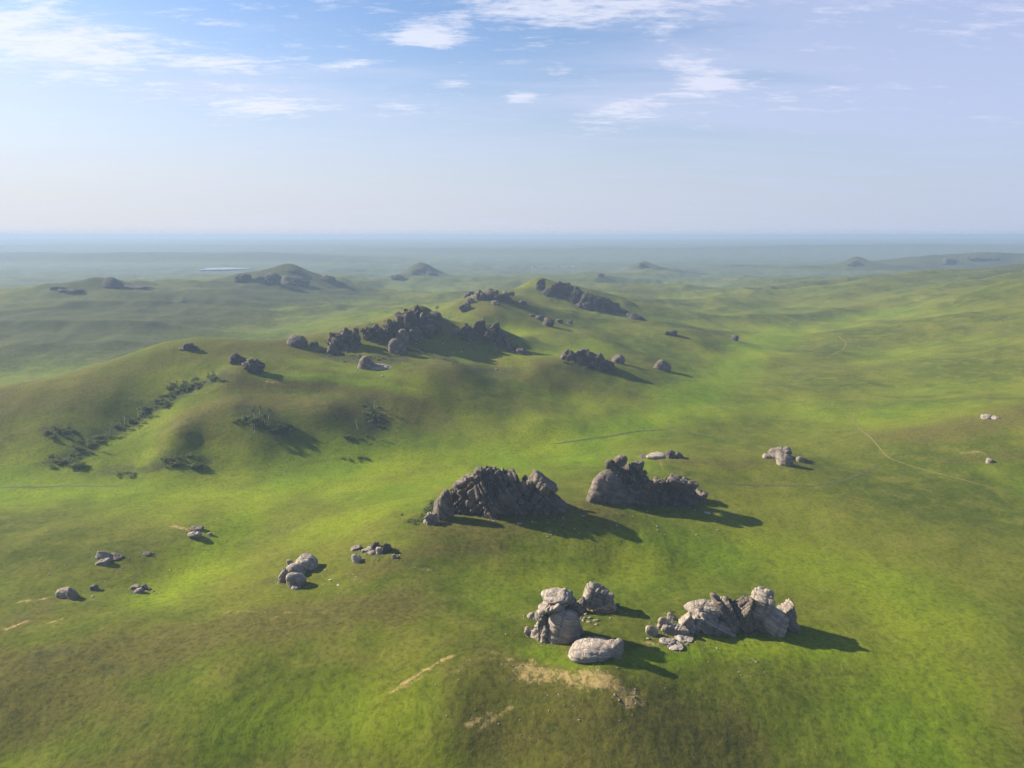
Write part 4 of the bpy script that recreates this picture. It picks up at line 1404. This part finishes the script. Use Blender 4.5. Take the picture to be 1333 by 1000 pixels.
def plant(kind, u, v, px, label, group, lean=0.0):
    p = land.hit(u, v)
    d = p[1] * CP + (CAM_H - p[2]) * SP
    s = px * d / FPX
    sets, names, nm, cat = {'birch': (BIRCH, ('trunk', 'crown'), 'birch_tree', 'tree'), 'snag': (SNAG, ('trunk', 'crown'), 'birch_tree', 'tree'),
                            'shrub': (SHRUBS, ('stem', 'foliage'), 'shrub', 'shrub')}[kind]
    pair = sets[rt.randrange(len(sets))]
    root = empty(nm, p)
    root.rotation_euler = (rt.uniform(-0.08, 0.08), rt.uniform(-0.1, 0.1) + lean, rt.uniform(0, 6.28))
    k = rt.uniform(0.85, 1.15)
    root.scale = (s * k, s * k, s / k * (0.72 if kind == 'shrub' else 1.0))
    for n, m in zip(names, pair):
        obj(n, m, root)
    tag(root, label, cat, group)


def along(pts, n, spread):
    P = np.array(pts, float)
    seg = np.hypot(*np.diff(P, axis=0).T)
    s = np.concatenate([[0], np.cumsum(seg)])
    for _ in range(n):
        q = rt.uniform(0, s[-1])
        yield (np.interp(q, s, P[:, 0]) + rt.gauss(0, spread), np.interp(q, s, P[:, 1]) + rt.gauss(0, spread * 0.5))


for where, pos in (('at the head of the left gully', ((278, 496), (272, 497))), ('in the upper part of the left gully', ((252, 503), (229, 509), (238, 510))),
                   ('in the close row halfway down the left gully', ((189, 541), (180, 543), (184, 540), (175, 548), (168, 551))),
                   ('in the lower row of the left gully', ((163, 553), (157, 556), (146, 559), (138, 565), (142, 563)))):
    for u, v in pos:
        plant('snag' if rt.random() < 0.5 else 'birch', u, v, rt.uniform(9, 13), 'small pale-trunked birch ' + where, 'birches ' + where)
plant('snag', 114, 583, 15, 'lone pale dead birch standing at the lower end of the gully', None)
plant('birch', 71, 564, 11, 'birch at the far left edge of the gully scrub', None)
plant('birch', 82, 566, 10, 'second birch beside the far left gully birch', None)
plant('birch', 96, 587, 10, 'birch just above the dark bush at the gully mouth', None)
for pts, n, where in (([(285, 492), (262, 499), (240, 506)], 18, 'at the head of the left gully under the hilltop'),
                      ([(240, 506), (222, 517), (205, 528)], 19, 'in the steep upper half of the left gully'),
                      ([(205, 528), (165, 552)], 20, 'among the birches in the middle of the left gully'),
                      ([(165, 552), (120, 576), (95, 596)], 20, 'in the widening lower half of the left gully')):
    for u, v in along(pts, n, 6):
        plant('shrub', u, v, rt.uniform(5, 11), 'dark green shrub ' + where, 'shrubs ' + where)
for u, v in along([(60, 572), (70, 560), (95, 562)], 12, 7):
    plant('shrub', u, v, rt.uniform(6, 12), 'dark shrub on the slope left of the gully', 'shrubs left of the gully')
for u, v in along([(97, 610), (108, 606), (100, 600)], 8, 5):
    plant('shrub', u, v, rt.uniform(11, 17), 'large dark bush at the mouth of the gully', 'bushes at the gully mouth')
for u, v in along([(70, 604), (82, 600)], 6, 5):
    plant('shrub', u, v, rt.uniform(8, 13), 'dark bush left of the gully mouth', 'bushes left of the gully mouth')
for u, v in ((326, 551), (331, 543), (342, 548), (345, 551), (328, 559), (331, 564), (350, 545), (338, 540)):
    plant('birch', u, v, rt.uniform(11, 16), 'white-trunked birch in the small grove on the hillside', 'birches of the hillside grove')
for pts, n, where in (([(314, 545), (332, 552)], 12, 'under the left half of the hillside birch grove'), ([(350, 556), (370, 561)], 12, 'on the open right side of the hillside birch grove')):
    for u, v in along(pts, n, 7):
        plant('shrub', u, v, rt.uniform(6, 11), 'dark shrub ' + where, 'shrubs ' + where)
plant('snag', 487, 532, 11, 'thin birch at the top of the right-hand scrub patch', None)
plant('snag', 465, 558, 12, 'bare white birch trunk left of the right-hand scrub patch', None)
for u, v in along([(470, 528), (482, 540), (484, 553), (496, 552), (475, 530)], 20, 7):
    plant('shrub', u, v, rt.uniform(5, 9), 'green shrub in the scrub patch right of the birch grove', 'shrubs of the right-hand patch')
for u, v in along([(446, 568), (462, 572), (476, 569)], 10, 3):
    plant('shrub', u, v, rt.uniform(5, 9), 'low shrub below the scrub patch', 'shrubs below the scrub patch')
for u, v in along([(215, 606), (235, 600), (250, 606), (270, 608)], 20, 6):
    plant('shrub', u, v, rt.uniform(6, 13), 'dark shrub at the foot of the left hill', 'shrubs at the hill foot')
for u, v in along([(146, 619), (178, 617)], 11, 4):
    plant('shrub', u, v, rt.uniform(4, 8), 'low shrub along the hill foot by the rut', 'low shrubs along the hill foot')
for u, v in along([(440, 597), (485, 598), (465, 593)], 10, 6):
    plant('shrub', u, v, rt.uniform(4, 7), 'low shrub at the foot of the hill spur', 'shrubs under the hill spur')
for u, v, s in ((558, 664, 15), (562, 660, 16), (553, 667, 12), (566, 655, 12)):
    plant('shrub', u, v, s, 'dense green bush against the left pillar of the dark crag', 'bushes beside the crag pillar')
for u, v, s in ((531, 680, 10), (537, 679, 12), (544, 678, 11), (548, 672, 9), (540, 683, 9)):
    plant('shrub', u, v, s, 'low green bush on the slope left of the dark crag', 'bushes left of the crag')
plant('shrub', 523, 671, 6, 'small lone bush furthest left of the dark crag', None)
for u, v, s in ((684, 655, 13), (688, 653, 15), (694, 655, 14)):
    plant('snag', u, v, s, 'bleached bare birch leaning against the dark crag', 'bare birches at the crag', 0.3)
for u, v, s in ((640, 655, 9), (620, 665, 8), (682, 640, 9), (690, 640, 8), (676, 648, 8)):
    plant('shrub', u, v, s, 'dark shrub growing in a cleft of the broad crag', 'shrubs in the crag clefts')
for u, v, s in ((826, 645, 9), (835, 646, 9), (845, 646, 8), (851, 645, 7), (818, 642, 7)):
    plant('shrub', u, v, s, 'dark shrub in the hollow of the boulder pile', 'shrubs in the boulder pile hollow')
plant('shrub', 872, 796, 7, 'small dark bush behind the low slabs of the tilted ridge', None)
plant('birch', 571, 406, 8, 'small windblown tree behind the hilltop ridge', None, 0.4)
plant('shrub', 523, 402, 4, 'tiny bush on the bright slope behind the hilltop ridge', None)
plant('shrub', 424, 446, 8, 'bush at the left side of the hunched hilltop crag', None)
for u, v in along([(672, 455), (682, 459), (690, 461)], 8, 3):
    plant('shrub', u, v, rt.uniform(4, 7), 'dark bush at the tail of the castle-like towers', 'bushes at the tail of the towers')
for pts, n, where in (([(425, 460), (470, 467)], 22, 'below the hunched crag on the main hilltop'), ([(470, 470), (505, 466), (530, 460)], 22, 'round the stepped grey outcrop on the main hilltop'),
                      ([(530, 455), (560, 462), (585, 470)], 20, 'on the dark slope below the long hilltop ridge'), ([(590, 446), (640, 456), (665, 462)], 16, 'below the castle-like towers on the main hill')):
    for u, v in along(pts, n, 5):
        plant('shrub', u, v, rt.uniform(2.5, 5.5), 'low dark shrub ' + where, 'shrubs ' + where)
for pts, n, where in (([(470, 424), (520, 420), (560, 410)], 16, 'growing on the long hilltop ridge'), ([(700, 385), (760, 392), (800, 402)], 18, 'below the serrated crest of the second hill')):
    for u, v in along(pts, n, 4):
        plant('shrub', u, v, rt.uniform(2.5, 4.5), 'dark scrubby bush ' + where, 'bushes ' + where)
for u, v in along([(735, 472), (780, 484)], 12, 4):
    plant('shrub', u, v, rt.uniform(3.5, 6), 'dark low shrub along the foot of the low hogback', 'shrubs along the hogback')


# ------------------------------------------------------------------ far settlement
def settlement():
    wall = mat_plain('whitewash', (0.30, 0.29, 0.27), (0.5, 0.48, 0.46), 0.5)
    roof = mat_plain('tin_roof', (0.22, 0.16, 0.14), (0.32, 0.27, 0.25), 0.5)
    V = np.array([(-1, -.7, -.2), (1, -.7, -.2), (1, .7, -.2), (-1, .7, -.2), (-1, -.7, .7), (1, -.7, .7), (1, .7, .7), (-1, .7, .7)])
    wm = mesh_np('wall', V, [(0, 1, 5, 4), (1, 2, 6, 5), (2, 3, 7, 6), (3, 0, 4, 7)], wall, False)
    W = np.array([(-1.1, -.85, .65), (1.1, -.85, .65), (1.1, .85, .65), (-1.1, .85, .65), (-1.1, 0, 1.15), (1.1, 0, 1.15)])
    rm = mesh_np('roof', W, [(0, 1, 5, 4), (2, 3, 4, 5), (1, 2, 5, 5), (3, 0, 4, 4)][:2], roof, False)
    for k in range(16):
        u = 694 + k * 3.5 + rt.uniform(-1, 1)
        p = land.hit(u, 347.5 + rt.uniform(-0.5, 0.7))
        e = empty('far_house', p)
        e.rotation_euler = (0, 0, rt.uniform(-0.5, 0.5))
        e.scale = (3.4, 3.4, 3)
        obj('wall', wm, e)
        obj('roof', rm, e)
        tag(e, 'tiny house of the settlement far out on the plain', 'house', 'houses of the far settlement')


settlement()


# ------------------------------------------------------------------ grass tufts of the nearest slopes
def tufts():
    rng = np.random.default_rng(5)
    n = 80000
    r = np.sqrt(rng.uniform(120 ** 2, 260 ** 2, n))
    th = rng.uniform(R(-40), R(40), n)
    x, y = r * np.sin(th), r * np.cos(th)
    keep = fbm2(x / 9, y / 9, 3, 61) + rng.normal(0, 0.35, n) > 0.05
    x, y = x[keep], y[keep]
    n = len(x)
    z = land.z(x, y)
    s = rng.uniform(0.05, 0.16, n)
    V = []
    for k in range(3):
        a = rng.uniform(0, 6.28, n)
        w = s * 0.55
        V.append(np.stack([np.stack([x + w * np.cos(a), y + w * np.sin(a), z - 0.05], -1),
                           np.stack([x - w * np.cos(a), y - w * np.sin(a), z - 0.05], -1),
                           np.stack([x + rng.normal(0, 0.4, n) * s, y + rng.normal(0, 0.4, n) * s, z + s], -1)], 1))
    V = np.concatenate(V, 1).reshape(-1, 3)
    F = np.arange(len(V)).reshape(-1, 3)
    tag(obj('grass', mesh_np('grass', V, F, M_TUFT, False)), 'short tufts of grass on the near slopes', kind='stuff')


tufts()


# ------------------------------------------------------------------ the hazy air
def haze():
    m = bpy.data.materials.new('haze')
    m.use_nodes = True
    t = NT(m.node_tree)
    pv = t.n('ShaderNodeVolumePrincipled')
    pv.inputs['Color'].default_value = (*HAZE_COLOR, 1)
    pv.inputs['Density'].default_value = HAZE_DENSITY
    pv.inputs['Anisotropy'].default_value = 0.12
    o = t.n('ShaderNodeOutputMaterial')
    t.l(pv.outputs[0], o.inputs['Volume'])
    lo, hi, w = float(land.Z.min()) - 2.0, CAM_H + 6.0, 46500.0
    V = [(-w, -w, lo), (w, -w, lo), (w, w, lo), (-w, w, lo), (-w, -w, hi), (w, -w, hi), (w, w, hi), (-w, w, hi)]
    F = [(3, 2, 1, 0), (4, 5, 6, 7), (0, 1, 5, 4), (1, 2, 6, 5), (2, 3, 7, 6), (3, 0, 4, 7)]
    tag(obj('haze', mesh_np('haze', np.array(V), F, m, False)), 'thin blue haze lying over the whole steppe', kind='stuff')


haze()
